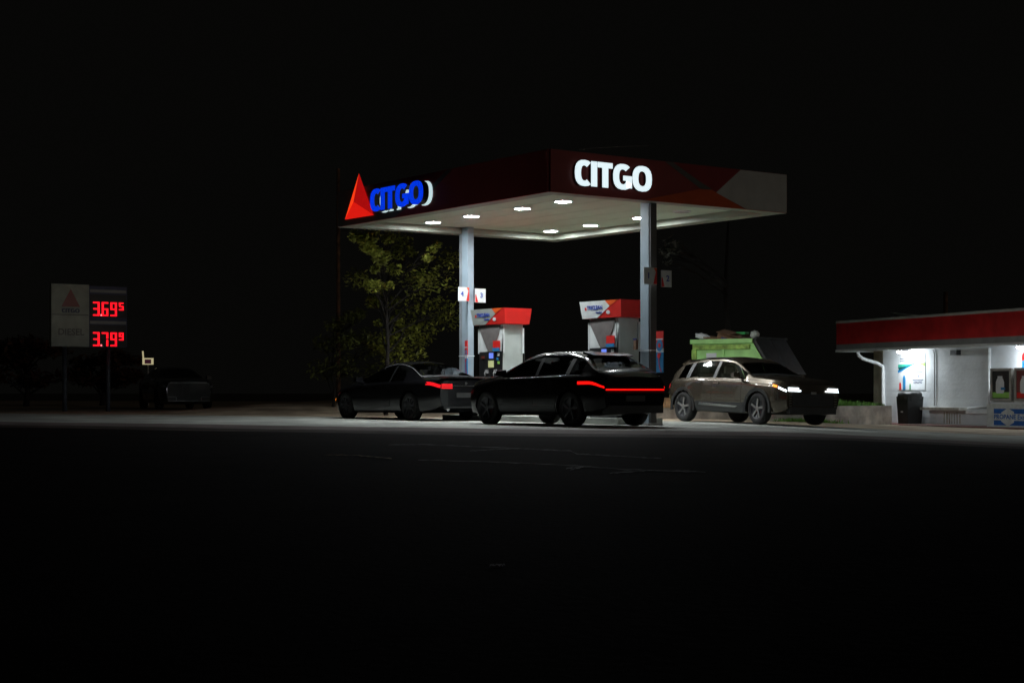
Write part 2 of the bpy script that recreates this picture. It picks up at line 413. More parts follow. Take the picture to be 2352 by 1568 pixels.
flag(2.84 + .09 + .155, .12, 3.05, 1, '2', 'dim sign with numeral 2, right side of the near post', wd=.27)

# tall promotional strips strapped beside the posts
def strip(s_, t_, z, wd, label):
    t = thing('promo_strip', label, 'sign', st(s_, t_, z), TH - R(95), 'tall red and blue strips on the posts')
    H2 = .84
    MB().box(-wd / 2, wd / 2, -.01, .01, 0, H2 * .49).build('blue_panel', sky_p, t)
    MB().box(-wd / 2, wd / 2, -.01, .01, H2 * .49 + .001, H2 * .585).build('white_panel', poster_w, t)
    MB().box(-wd / 2, wd / 2, -.01, .01, H2 * .586, H2).build('red_panel', red_p, t)
    y = -.0125
    disc = [(wd * .46 * math.cos(a * R(20)), y, H2 * .655 + wd * .5 * math.sin(a * R(20))) for a in range(18)]
    MB().prism(disc, (0, -.002, 0)).build('roundel', sky_p, t)
    disc = [(wd * .2 * math.cos(a * R(30)), y - .003, H2 * .655 + wd * .2 * math.sin(a * R(30))) for a in range(12)]
    MB().prism(disc, (0, -.002, 0)).build('red_dot', red_p, t)
    MB().box(-wd / 2, wd / 2, y - .002, y, H2 * .79, H2 * .82).build('white_band', poster_w, t)
    MB().box(-wd * .25, wd * .2, y - .002, y, H2 * .43, H2 * .47).build('red_word', red_p, t)
    q = MB(); pts = [(-wd * .08, .34), (-wd * .1, .28), (-wd * .08, .2), (.0, .12), (wd * .12, .06), (wd * .28, .01)]
    for (a, c), (a2, c2) in zip(pts[:-1], pts[1:]):
        q.prism([(a - .012, y, c), (a + .012, y, c), (a2 + .012, y, c2), (a2 - .012, y, c2)], (0, -.002, 0))
    q.build('red_ribbon', red_p, t)
    q = MB().prism([(wd * .22 * math.cos(a * R(45)) - wd * .08, y - .003, .34 + wd * .22 * math.sin(a * R(45))) for a in range(8)], (0, -.002, 0)).build('red_ball', red_p, t)
strip(2.76, -.06, 1.12, .24, 'wider red and blue strip on the right side of the near post')
strip(3.34 - .165, 7.6, 1.13, .12, 'narrow red and blue strip left of the far post')
t = thing('notice_box', 'small beige and blue notice box on the back of the near post', 'box', st(2.67, .6, 1.6), TH)
MB().box(-.03, .03, -.04, .04, 0, .2).build('case', card, t); MB().box(-.034, .0, -.045, .05, .201, .225).build('lid', blue_p, t)

# pump island
isl = MB().box(-.62, .62, 1.0, 7.6, -.25, .12)
isl.build('pump_island', concrete, None, kind='structure').matrix_world = Matrix.Translation(Vector(st(3.0, -.15, .055))) @ Matrix.Rotation(TH, 4, 'Z')

# ------------------------------------------------------------------ fuel dispensers
def pump(s_, t_, label, topmat_w):
    t = thing('fuel_pump', label, 'fuel pump', st(s_, t_, .175), TH, 'fuel pumps on the island')
    a, c = .3, .475
    MB().box(-a, a, -c, c, 0, .12).build('plinth', black_p, t)
    MB().box(-a + .01, a - .01, -c + .03, c - .03, .12, 2.12).build('core', trim_grey, t)
    MB().box(-a + .012, a - .012, -c, -c + .028, .121, 2.12).build('end_panel', steel, t)
    MB().box(-a + .012, a - .012, c - .028, c, .121, 2.12).build('end_panel', steel, t)
    for sx in (-1, 1):
        x = sx * (a - .008); d = sx * .012
        def P(y0, y1, z0, z1, o=0): return MB().prism([(x + sx * o, y0, z0), (x + sx * o, y1, z0), (x + sx * o, y1, z1), (x + sx * o, y0, z1)], (d, 0, 0))
        P(-c + .03, c - .03, 1.49, 2.11).build('upper_panel', pump_w, t)
        MB().prism([(x + sx * .013, -c + .05, 2.1), (x + sx * .013, c - .05, 2.1), (x + sx * .013, c - .06, 1.98), (x + sx * .013, .12, 1.55), (x + sx * .013, .08, 1.5), (x + sx * .013, -.12, 1.5), (x + sx * .013, -.15, 1.56), (x + sx * .013, -c + .12, 1.9)], (d, 0, 0)).build('funnel_panel', pump_d, t)
        P(-c + .06, -.14, 1.52, 1.74, .026).build('advert_card', red_p if sx < 0 else blue_p, t)
        P(-c + .06, -.14, 1.50, 1.575, .040).build('card_foot', sky_p, t)
        P(-c + .02, c - .02, .70, 1.48, .001).build('control_panel', black_p, t)
        P(-c + .04, c - .04, .13, .69, .001).build('lower_door', steel, t)
        P(-.12, .04, 1.33, 1.46, .014).build('display', scr_b, t)
        P(-.14, .07, 1.12, 1.28, .014).build('keypad', pad_y, t)
        P(-.37, -.29, 1.385, 1.46, .014).build('card_reader', poster_w, t)
        P(-.33, -.26, 1.29, 1.345, .014).build('sticker', sky_p, t)
        P(-.38, -.30, 1.20, 1.26, .014).build('sticker', lime_p, t)
        P(.24, .36, 1.33, 1.39, .014).build('sticker', mat('dim_red_print', (.16, .03, .02), .5, bump=0), t)
        for k, yy in enumerate((-.26, -.08, .10)):
            P(yy - .075, yy + .075, .80, .90, .014).build('grade_button', red_p if k < 2 else (grn_p if t_ < 3 else red_p), t)
            P(yy - .07, yy + .07, .765, .798, .014).build('price_label', yel_p, t)
            q = MB().box(min(x, x + sx * .09), max(x, x + sx * .09), yy - .02, yy + .02, .98, 1.07); q.tube([(x + sx * .09, yy, 1.03), (x + sx * .11, yy, .98), (x + sx * .10, yy, .92)], .012, 6)
            q.build('nozzle', trim_grey if k != 1 else black_p, t)
    # hoses and mast hardware at the near corner
    for sx in (-1, 1):
        q = MB().tube([(sx * .28, -c - .02, 2.0), (sx * .31, -c - .03, 1.6), (sx * .32, -c - .02, 1.0), (sx * .345, -c + .04, .45), (sx * .36, -c + .1, .4), (sx * .35, -c + .2, .7), (sx * .33, -c + .2, .95)], .013, 7)
        q.build('hose', rubber, t, smooth=True)
        MB().box(min(sx * .25, sx * .3), max(sx * .25, sx * .3), -c - .04, -c - .001, 1.45, 2.04).build('hose_guide', pump_w, t)
        MB().box(min(sx * .25, sx * .3), max(sx * .25, sx * .3), c + .001, c + .04, 1.45, 2.04).build('hose_guide', pump_w, t)
    # topper, flaring upwards
    z0, z1 = 2.125, 2.49; X0, X1, Y0, Y1 = .345, .39, .655, .70
    top = MB().add([(-X0, -Y0, z0), (X0, -Y0, z0), (X0, Y0, z0), (-X0, Y0, z0), (-X1, -Y1, z1), (X1, -Y1, z1), (X1, Y1, z1), (-X1, Y1, z1)],
                   [(3, 2, 1, 0), (4, 5, 6, 7), (0, 1, 5, 4), (1, 2, 6, 5), (2, 3, 7, 6), (3, 0, 4, 7)]).build('topper', red_p, t)
    def tp(sx, y, h, o=.002):      # point on the long face of the topper: y fraction -1..1, h 0..1
        return (sx * (X0 + (X1 - X0) * h + o), y * (Y0 + (Y1 - Y0) * h), z0 + (z1 - z0) * h)
    for sx in (-1, 1):
        MB().prism([tp(sx, 1 * 1, 0.0), tp(sx, 1, 1), tp(sx, -.25, 1), tp(sx, -.45, .66), tp(sx, .22, 0)], (sx * .003, 0, 0)).build('white_field', topmat_w, top)
        MB().prism([tp(sx, -.25, 1), tp(sx, -.85, 1), tp(sx, -.45, .66)], (sx * .003, 0, 0)).build('orange_field', orange_p, top)
        xa = (0, -1, 0) if sx < 0 else (0, 1, 0)
        text_mesh('slogan', 'TRICLEAN', .12, blue_p, top, basis(tp(sx, .28, .6, .008), xa, (sx * .12, 0, 1)), bold=.004, sx=.95)
        text_mesh('slogan', 'Gasoline', .06, blue_p, top, basis(tp(sx, .1, .33, .008), xa, (sx * .12, 0, 1)), bold=.002)
        MB().prism([tp(sx, .74 + .05 * math.cos(k * R(45)), .55 + .1 * math.sin(k * R(45)), .006) for k in range(8)], (sx * .002, 0, 0)).build('red_star', red_p, top)
        MB().prism([tp(sx, -.36 + .10 * math.cos(k * R(36)), .30 + (.13 if k < 5 else .1) * math.sin(k * R(36)), .004) for k in range(10)], (sx * .002, 0, 0)).build('white_emblem', poster_w, top)
    return t
pump(3.1, 6.03, 'farther fuel pump with grey and red topper beside the far post', grey_pr)
pump(3.1, 1.83, 'nearer fuel pump with white and dark red topper beside the near post', pump_w)

# ------------------------------------------------------------------ channel letter signs
wd = word()
sg = thing('white_letter_sign', 'glowing white CITGO letters on the dark red canopy front', 'sign', st(0, 0, 0), TH)
for g in wd:
    q = MB(); q2 = MB()
    for pl in g:
        q.prism([(.54 + a * 1.97, -.09, 4.757 + h * .515) for a, h in pl], (0, -.012, 0))
        q2.prism([(.54 + a * 1.97, -.04, 4.757 + h * .515) for a, h in pl], (0, -.049, 0))
    o = q.build('letter', sign_w, sg); q2.build('letter_can', can_m, o)
sg = thing('blue_letter_sign', 'blue CITGO letters standing off a white halo plate on the left fascia', 'sign', st(0, 0, 0), TH)
for g in wd:
    q = MB(); q2 = MB(); q3 = MB()
    for pl in g:
        q.prism([(-.27, 6.35 - a * 2.21, 4.755 + h * .51) for a, h in pl], (-.012, 0, 0))
        q2.prism([(-.125, 6.35 - a * 2.21, 4.755 + h * .51) for a, h in pl], (-.144, 0, 0))
        q3.prism([(-.036, 6.36 - a * 2.23, 4.745 + h * .53) for a, h in pl], (-.014, 0, 0))
    o = q.build('letter', blue_e, sg); q2.build('letter_can', can_m, o); q3.build('halo_plate', halo_w, o)
tr = thing('triangle_emblem', 'glowing red and orange faceted triangle emblem at the left end of the canopy', 'sign', st(0, 0, 0), TH)
a_, b_, c_, d_ = (-.06, 7.87, 4.74), (-.06, 7.22, 5.75), (-.06, 6.56, 4.73), (-.22, 7.2, 5.08)
MB().add([a_, b_, d_, (-.04, 7.3, 5.0)], [(0, 1, 2), (0, 3, 1), (1, 3, 2), (0, 2, 3)]).build('left_facet', tri_a, tr)
MB().add([b_, c_, (d_[0] - .001, d_[1], d_[2]), (-.04, 7.1, 5.0)], [(0, 1, 2), (0, 3, 1), (1, 3, 2), (0, 2, 3)]).build('right_facet', tri_c, tr)
MB().add([a_, c_, (d_[0] - .0005, d_[1], d_[2]), (-.04, 7.2, 4.9)], [(0, 1, 2), (0, 3, 1), (1, 3, 2), (0, 2, 3)]).build('lower_facet', tri_b, tr)

# ------------------------------------------------------------------ price sign
D0 = 47.6; x0 = (118 - 1176) / F * D0
ps = thing('price_sign', 'two-post roadside price sign with red LED prices 3.69 and 3.79', 'price sign', (x0, D0, 0), R(33))
def zz(v): return .75 + (897 - v) * D0 / F
W1, W2 = 1.14, 2.32
MB().box(0, W1, 0, .2, zz(795), zz(651)).build('white_cabinet', sg_white, ps)
MB().box(W1 + .004, W2, .01, .19, zz(795), zz(653)).build('navy_cabinet', sg_navy, ps)
for xx in (.43, 1.76): MB().tube([(xx, .1, 0), (xx, .1, zz(795))], .07, 8).build('leg', mat('leg_grey', (.08, .09, .11), .6), ps, smooth=True)
MB().box(.02, W1 - .02, -.006, 0, zz(722.5), zz(720.5)).build('divider', f_dark, ps)
MB().prism([(.30, -.002, zz(703)), (.86, -.002, zz(703)), (.58, -.002, zz(662))], (0, -.01, 0)).build('triangle_emblem', f_red, ps)
for g in wd:
    q = MB()
    for pl in g: q.prism([(.31 + a * .54, -.002, zz(717) + h * .13) for a, h in pl], (0, -.006, 0))
    q.build('letter', sg_navy, ps)
text_mesh('grade_name', 'DIESEL', .27, f_dark, ps, basis((W1 / 2 + .02, -.006, zz(762)), (1, 0, 0), (0, 0, 1)), bold=.006)
for va, vb in ((672, 727), (743, 795)):
    MB().box(W1 + .02, W2 - .02, .004, .01, zz(vb - 1), zz(va)).build('led_window', sg_black, ps)
for va in (656, 729): MB().box(W1 + .03, W2 - .03, .003, .01, zz(va + 12), zz(va + 5)).build('grade_strip', trim_grey, ps)
SEG = {'3': 'abcdg', '6': 'acdefg', '9': 'abcdfg', '7': 'abc', '5': 'acdfg'}
def digit(ch, x, z, w_, h, th, parent):
    q = MB(); y = .004
    def B(x0, x1, z0, z1): q.box(x + x0, x + x1, y - .012, y, z + z0, z + z1)
    for sgm in SEG[ch]:
        if sgm == 'a': B(0, w_, h - th, h)
        if sgm == 'd': B(0, w_, 0, th)
        if sgm == 'g': B(.01 if ch in '35' else 0, w_, h / 2 - th / 2, h / 2 + th / 2)
        if sgm == 'b': B(w_ - th * 1.3, w_, h / 2 + .02, h - .002)
        if sgm == 'c': B(w_ - th * 1.3, w_, .002, h / 2 - .02)
        if sgm == 'f': B(0, th * 1.3, h / 2 + .02, h - .002)
        if sgm == 'e': B(0, th * 1.3, .002, h / 2 - .02)
    q.build('digit', led_r, parent)
for zt_, txt in ((zz(722.5), '3695'), (zz(793), '3799')):
    z_b = zt_ - .0; hh = .42
    for i, ch in enumerate(txt[:3]): digit(ch, W1 + .12 + i * .268, z_b, .20, hh, .045, ps)
    digit(txt[3], W1 + .13 + .79, z_b + hh * .44, .145, hh * .56, .038, ps)
    MB().box(W1 + .353, W1 + .393, -.006, .003, z_b, z_b + .05).build('decimal_point', led_d, ps)

# little lit frame beyond the dark sedan
t = thing('small_framed_sign', 'small cream framed sign with plum centre on a thin pole', 'sign', (-13.5, 59.5, .2), R(5))
def zq(v): return .75 + (897 - v) * 59.5 / F - .2
q = MB(); q.box(-.2, .2, 0, .04, zq(837), zq(835)).box(-.2, .2, 0, .04, zq(825), zq(822)).box(-.2, -.12, 0, .04, zq(835), zq(825)).box(.12, .2, 0, .04, zq(835), zq(825))
q.build('frame', lit_cream, t); MB().box(-.12, .12, .01, .03, zq(835), zq(825)).build('panel', lit_plum, t)
MB().tube([(-.17, .02, zq(822)), (-.19, .02, zq(806))], .03, 6).build('arm', lit_cream, t)
MB().tube([(0, .06, 0), (0, .06, zq(824))], .03, 8).build('pole', trim_grey, t)

# ------------------------------------------------------------------ shop
BR = math.atan2(-.928, .372)
BO = Vector((11.4, 49.3, -.25))
bd = thing('convenience_store', 'low white shop with dark red fascia band at the right edge', 'building', BO, BR)
LB = 15
zw = 2.3
MB().box(0, LB, 0, 8, 0, zw).build('wall', wall_w, bd)
MB().box(-1.15, -.004, .45, 8, 0, zw).build('side_wall', wall_g, bd)
MB().box(-.28, -.004, .1, .449, 0, zw - .02).build('corner_pier', wall_g, bd)
x0 = -1.15
rf = MB().box(x0, LB, -.86, 8.2, 2.24, 2.262).build('eave_soffit', white_p, bd)
MB().box(x0 + .02, LB, -.84, 8.2, 2.264, 3.1).build('roof', f_dark, bd)
def fas(z0, z1, nm, m, o=0):
    MB().box(x0 - o, LB, -.90 - o, -.861, z0, z1).build(nm, m, bd)
    MB().box(x0 - .04 - o, x0 - .0005 - o, -.90 - o, 8.2, z0, z1).build(nm, m, bd)
fas(2.205, 2.275, 'white_drip_edge', white_p, .02)
fas(2.276, 2.44, 'grey_trim', trim_grey)
fas(2.441, 3.09, 'red_band', mat('shop_band_red', (.78, .035, .04), .45, var=.12, scale=2, bump=.1))
fas(3.091, 3.165, 'white_cap', pump_w, .012)
MB().box(0, LB, -1.25, -.001, -.3, .03).build('walkway', brick_red, bd)
# pipes, ledge, box
MB().tube([(-.25, -.74, 2.2), (-.25, -.72, 2.08), (-.2, -.6, 1.98), (.0, -.2, 1.84), (.09, -.07, 1.74), (.1, -.06, 1.6), (.1, -.06, .25), (.05, -.1, .12), (-.02, -.25, .05)], .055, 10).build('downspout', white_p, bd, smooth=True)
MB().tube([(5.12, -.06, 2.18), (5.12, -.06, .62), (5.05, -.06, .55), (4.2, -.06, .5)], .04, 10).build('conduit', white_p, bd, smooth=True)
MB().tube([(2.55, -.03, 2.2), (2.6, -.03, 2.05), (2.6, -.03, .56)], .018, 8).build('conduit', trim_grey, bd, smooth=True)
MB().box(2.3, 4.1, -.32, -.001, .44, .52).build('ledge', mat('aged_ledge', (.5, .48, .42), .7, var=.2), bd)
MB().box(4.15, 5.3, -.12, -.001, .36, .46).build('pipe_boxing', white_p, bd)
for i in range(7):
    MB().box(3.0 + i * .12, 3.0 + i * .12 + random.uniform(.03, .08), -.006, -.001, .05, .40 - random.uniform(0, .1)).build('rust_stain', mat('stain', (.50, .47, .40), .85, var=.3), bd)
MB().box(3.5, 3.78, -.16, -.001, 2.02, 2.16).build('speaker_box', black_p, bd)
# mortar lines of the painted block wall: shallow raised courses
for k in range(10):
    MB().box(.16, LB, -.0035, -.0005, .2 + k * .2, .203 + k * .2).build('block_joint', mat('joint_shade', (.6, .63, .64), .8), bd)
lens2 = MB().lathe([(.17, 0), (.165, -.03), (.12, -.06), (.04, -.075)], 20)
for k, x in enumerate((1.6, 6.95, 11)):
    p = Vector((x, -.42, 2.18)); p.rotate(Matrix.Rotation(BR, 3, 'Z')); p += BO
    t = thing('eave_light', ['round lit lamp under the shop eave above the green poster', 'round lit lamp under the eave above the propane cage', 'round lit lamp under the far right of the shop eave'][k], 'lamp', p, BR, 'round lamps under the shop eave')
    MB().lathe([(.2, .055), (.2, -.01), (.171, -.012), (.171, .055)], 20).build('bezel', white_p, t); o = lens2.build('lens', lamp_b, t, smooth=True); o.location = (0, 0, -.012)

def on_wall(x, y, z): 
    p = Vector((x, y, z)); p.rotate(Matrix.Rotation(BR, 3, 'Z')); return p + BO
# poster
po = thing('promotional_poster', 'tall white poster with green band and blue bottles on shop wall', 'poster', on_wall(.8, -.006, 0), BR)
MB().box(0, 1.34, -.01, 0, 1.02, 2.1).build('sheet', poster_w, po)
def pz(pts, nm, m, o=.012): MB().prism([(a, -o, z) for a, z in pts], (0, -.002, 0)).build(nm, m, po)
pz([(0, 1.79), (1.34, 1.83), (1.34, 1.77), (1.0, 1.80), (.6, 1.76), (0, 1.69)], 'green_band', teal_p)
pz([(1.0, 1.815), (1.34, 1.825), (1.34, 1.72), (1.06, 1.79)], 'lime_corner', lime_p, .0145)
pz([(0, 1.70), (.85, 1.79), (.06, 1.61)], 'dark_green_wedge', dteal_p, .0145)
pz([(0, 1.62), (.75, 1.775), (0, 1.53)], 'teal_wedge', sky_p, .0145)
for i, (z, a, c) in enumerate(((2.02, .35, .8), (1.96, .1, 1.1), (1.89, .1, 1.2), (1.62, .8, 1.2), (1.56, .75, 1.22))):
    MB().box(a, c, -.0125, -.0105, z - .012, z + .012).build('text_line', ink_p, po)
text_mesh('numeral', '4', .14, ink_p, po, basis((1.0, -.0125, 1.43), (1, 0, 0), (0, 0, 1)), bold=.004, depth=.002)
text_mesh('headline', 'DEALING', .10, ink_p, po, basis((.98, -.0125, 1.25), (1, 0, 0), (0, 0, 1)), bold=.003, depth=.002)
MB().box(.72, 1.25, -.0125, -.0105, 1.31, 1.335).build('text_line', ink_p, po)
MB().lathe([(.075, 1.03), (.08, 1.35), (.05, 1.44), (.03, 1.47), (.03, 1.52)], 12, c=(.3, -.02, 0)).build('blue_bottle', sky_p, po).scale = (1, .2, 1)
MB().lathe([(.06, 1.03), (.06, 1.2), (.03, 1.26), (.02, 1.32)], 12, c=(.1, -.02, 0)).build('red_bottle', red_p, po).scale = (1, .2, 1)
MB().lathe([(.05, 1.03), (.05, 1.16), (.03, 1.22)], 12, c=(.6, -.02, 0)).build('green_bottle', grn_p, po).scale = (1, .2, 1)
# waste bin
t = thing('waste_bin', 'square black waste bin with bag against the shop wall', 'waste bin', on_wall(1.95, -.42, .03), BR)
MB().add([(-.24, -.24, 0), (.24, -.24, 0), (.24, .24, 0), (-.24, .24, 0), (-.28, -.28, .8), (.28, -.28, .8), (.28, .28, .8), (-.28, .28, .8)],
         [(3, 2, 1, 0), (4, 5, 6, 7), (0, 1, 5, 4), (1, 2, 6, 5), (2, 3, 7, 6), (3, 0, 4, 7)]).build('bin_body', black_p, t)
q = MB(); n = 20
for j, (rr, z) in enumerate(((.285, .70), (.30, .80), (.29, .89), (.24, .92))):
    for k in range(n):
        a = 2 * math.pi * k / n; s4 = 1 / max(abs(math.cos(a)), abs(math.sin(a))) ** .85
        q.v.append((rr * s4 * math.cos(a), rr * s4 * math.sin(a), z + (.02 * math.sin(5 * a + j) if j else .02 * math.sin(3 * a))))
q.f = [(j * n + k, j * n + (k + 1) % n, (j + 1) * n + (k + 1) % n, (j + 1) * n + k) for j in range(3) for k in range(n)] + [tuple(3 * n + k for k in range(n))]
q.build('bin_bag', lid_m, t, smooth=True)
MB().box(-.05, .04, -.286, -.27, .33, .37).build('sticker', poster_w, t)
# propane cage
cg = thing('propane_cage', 'white propane exchange cage with blue logo panels by shop wall', 'cage', on_wall(6.0, -.85, .03), BR)
MB().box(0, 2.6, 0, .7, 0, .62).build('lower_cabinet', mat('cage_grey', (.62, .64, .62), .5, var=.1), cg)
MB().box(.05, 2.6, .1, .7, .621, 1.55).build('upper_cabinet', white_p, cg)
for k in range(2):
    x = .16 + k * .98
    fr = MB(); fr.box(x, x + .86, -.02, .06, .70, .76).box(x, x + .86, -.02, .06, 1.50, 1.57).box(x, x + .08, -.02, .06, .761, 1.499).box(x + .78, x + .86, -.02, .06, .761, 1.499)
    f_ = fr.build('poster_frame', mat('frame_brown_grey', (.42, .40, .37), .6), cg)
    MB().box(x + .081, x + .779, .0, .05, .761, 1.499).build('poster_sheet', mat('poster_dark', (.035, .035, .035), .5) if k == 0 else mat('poster_brick', (.22, .05, .05), .5), f_)
    MB().box(x + .085, x + .775, -.004, -.0005, .78, .93).build('printed_grass', lime_p if k == 0 else red_p, f_)
    q = MB().lathe([(.14, .90), (.17, .96), (.17, 1.2), (.12, 1.29), (.10, 1.30), (.10, 1.36)], 14, c=(x + .4, -.012, 0)); o = q.build('printed_tank', poster_w, f_); 
    for v in o.data.vertices: v.co.y = -.012 + (v.co.y + .012) * .06
    MB().box(x + .45, x + .62, -.024, -.02, .99, 1.06).build('printed_label', sky_p, f_)
for z0, z1 in ((.05, .18), (.36, .49)):
    MB().box(.3, .60, -.006, -.0005, z0, z1).build('logo_block', mat('logo_blue', (.01, .11, .42), .5), cg)
    MB().box(1.12, 2.5, -.006, -.0005, z0, z1).build('logo_block', MATS['logo_blue'], cg)
    if z0 > .2: MB().prism([(.60, -.002, z1), (.82, -.002, z1), (.60, -.002, z0 + .03)], (0, -.004, 0)).build('logo_wedge', MATS['logo_blue'], cg); MB().prism([(1.12, -.002, z1), (.92, -.002, z1), (1.12, -.002, z0 + .05)], (0, -.004, 0)).build('logo_wedge', MATS['logo_blue'], cg)
    else: MB().prism([(.60, -.002, z0), (.82, -.002, z0), (.60, -.002, z1 - .03)], (0, -.004, 0)).build('logo_wedge', MATS['logo_blue'], cg); MB().prism([(1.12, -.002, z0), (.92, -.002, z0), (1.12, -.002, z1 - .05)], (0, -.004, 0)).build('logo_wedge', MATS['logo_blue'], cg)
text_mesh('lettering', 'PROPANE Exchange', .17, MATS['logo_blue'], cg, basis((.3, -.004, .27), (1, 0, 0), (0, 0, 1)), bold=.004, depth=.003, align='LEFT', sx=1.2)
# round-topped red and blue sign on the wall
t = thing('rounded_wall_sign', 'rounded red and blue sign on the shop wall above the cage', 'sign', on_wall(6.45, -.004, 0), BR)
pts = [(.0, 1.5), (0, 1.92)] + [(.45 - .45 * math.cos(R(a)), 1.92 + .2 * math.sin(R(a))) for a in range(15, 180, 15)] + [(.9, 1.92), (.9, 1.5)]
MB().prism([(a, 0, z) for a, z in pts], (0, -.04, 0)).build('panel', sky_p, t)
MB().prism([(a, -.042, z) for a, z in [(0, 1.8), (0, 1.92)] + pts[2:-2] + [(.9, 1.95), (.45, 1.93)]], (0, -.003, 0)).build('red_top', red_p, t)

# rooftop debris
t = thing('roof_panel', 'loose pale sheet lying on the shop roof edge', 'panel', on_wall(1.6, -.3, 3.17), BR)
MB().add([(-.5, -.2, .18), (.6, -.25, .06), (.62, .25, .03), (-.45, .3, .14), (-.5, -.2, .16), (.6, -.25, .04), (.62, .25, .0), (-.45, .3, .0)],
         [(0, 1, 2, 3), (7, 6, 5, 4), (0, 4, 5, 1), (1, 5, 6, 2), (2, 6, 7, 3), (3, 7, 4, 0)]).build('sheet', sg_white, t)

# ------------------------------------------------------------------ retaining wall, lawn
WA, WB = Vector((3.3, 40.3)), Vector((11.1, 46.9))
wdv = (WB - WA); WL = wdv.length; wdv.normalize(); wang = math.atan2(wdv.y, wdv.x)
rw = thing('retaining_wall', 'low pale block retaining wall behind the taupe car', 'wall', (WA.x, WA.y, -.3), wang)
bl = .82; nb = int(WL / bl) + 1
pb = None
for i in range(nb):
    for c in range(2):
        off = (bl / 2 if c % 2 else 0); xx = i * bl - off
        z0 = c * .31; zt = .31 * (c + 1)
        x1 = min(xx + bl - .008, WL)
        xx = max(xx, 0)
        if x1 - xx < .1: continue
        yy = random.uniform(-.006, .006)
        MB().box(xx, x1, yy, .22, z0 + .002, zt - .004).build('block', stone_c, rw)
for i in range(5):
    for c in range(2):
        xx = i * .42 + (.12 if c else 0)
        MB().box(xx, xx + .41, -.01 + random.uniform(-.01, .02), .24, .622 + c * .125, .622 + c * .125 + .12).build('cap_stone', stone_o, rw)
# lawn surface behind the wall
lw = MB(); nx, ny = 24, 12
for j in range(ny + 1):
    for i in range(nx + 1):
        p = WA + wdv * (WL * i / nx) + Vector((-wdv.y, wdv.x)) * (.2 + 7 * j / ny)
        lw.v.append((p.x, p.y, .30 + .10 * ss(j / 3) + .02 * math.sin(i * 1.7 + j)))
for j in range(ny):
    for i in range(nx): a = j * (nx + 1) + i; lw.f.append((a, a + 1, a + nx + 2, a + nx + 1))
lw.build('lawn', soil, kind='structure')
gr = MB()
for _ in range(9000):
    i = random.random(); j = random.random() ** 1.6
    p = WA + wdv * (WL * i) + Vector((-wdv.y, wdv.x)) * (.22 + 4 * j)
    h = random.uniform(.05, .14); a = random.uniform(0, 6.28); dx, dy = .014 * math.cos(a), .014 * math.sin(a)
    lx, ly = random.uniform(-.04, .04), random.uniform(-.04, .04); z = .30 + .10 * ss(j * 4 / 1.75)
    gr.add([(p.x - dx, p.y - dy, z), (p.x + dx, p.y + dy, z), (p.x + lx, p.y + ly, z + h)], [(0, 1, 2)])
gr.build('grass', grass_m, None, kind='stuff', label='bright green grass growing on top of the retaining wall', category='grass')
wg = MB()
for _ in range(700):
    i = random.gauss(.62, .06); p = WA + wdv * (WL * i) - Vector((-wdv.y, wdv.x)) * random.uniform(.03, .2)
    h = random.uniform(.04, .14); a = random.uniform(0, 6.28); dx, dy = .02 * math.cos(a), .02 * math.sin(a); z = gz(p.x, p.y)
    wg.add([(p.x - dx, p.y - dy, z), (p.x + dx, p.y + dy, z), (p.x + random.uniform(-.05, .05), p.y, z + h)], [(0, 1, 2)])
wg.build('weeds', grass_m, None, kind='stuff', label='weeds growing at the foot of the retaining wall', category='weeds')

# ------------------------------------------------------------------ dumpster
DA = math.atan2(-.60, .80)
DX, DY = (1592 - 1176) / F * 44.4, 44.4
dm = thing('dumpster', 'bright green slant-front dumpster heaped with cardboard behind the wall', 'dumpster', (DX, DY, .38), DA)
prof = [(0, 0), (2.45, 0), (2.45, .75), (1.82, 1.72), (0, 1.72)]
MB().prism([(a, 0, z) for a, z in prof], (0, .02, 0)).build('side_panel', d_green, dm)
MB().prism([(a, 1.83, z) for a, z in prof], (0, .02, 0)).build('side_panel', d_green, dm)
MB().box(-.02, -.001, 0, 1.85, 0, 1.72).build('back_panel', d_rust, dm)
MB().box(0, 2.45, .021, 1.829, 0, .05).build('floor_panel', d_green, dm)
MB().box(2.451, 2.47, 0, 1.85, 0, .75).build('front_panel', d_green, dm)
for yy in (-.06, 1.852):
    MB().box(-.06, 1.86, yy, yy + .059, 1.66, 1.78).build('top_rail', d_green, dm)
    MB().box(.03, 1.78, yy + .01, yy + .058, 1.50, 1.63).build('channel', d_rust, dm)
    MB().box(.93, 1.0, yy + .02, yy + .058, .02, 1.495).build('rib', d_green, dm)
    MB().box(-.02, .12, yy + .015, yy + .058, .02, 1.495).build('corner_post', d_rust, dm)
MB().box(-.06, -.021, 0, 1.85, 1.66, 1.78).build('top_rail', d_green, dm)
MB().box(.42, .74, -.006, -.001, 1.05, 1.40).build('white_notice', poster_w, dm)
MB().box(.42, .79, -.006, -.001, .84, 1.04).build('orange_notice', mat('orange_notice', (.5, .2, .01), .6), dm)
MB().box(1.38, 1.74, -.006, -.001, .92, 1.16).build('white_notice', poster_w, dm)
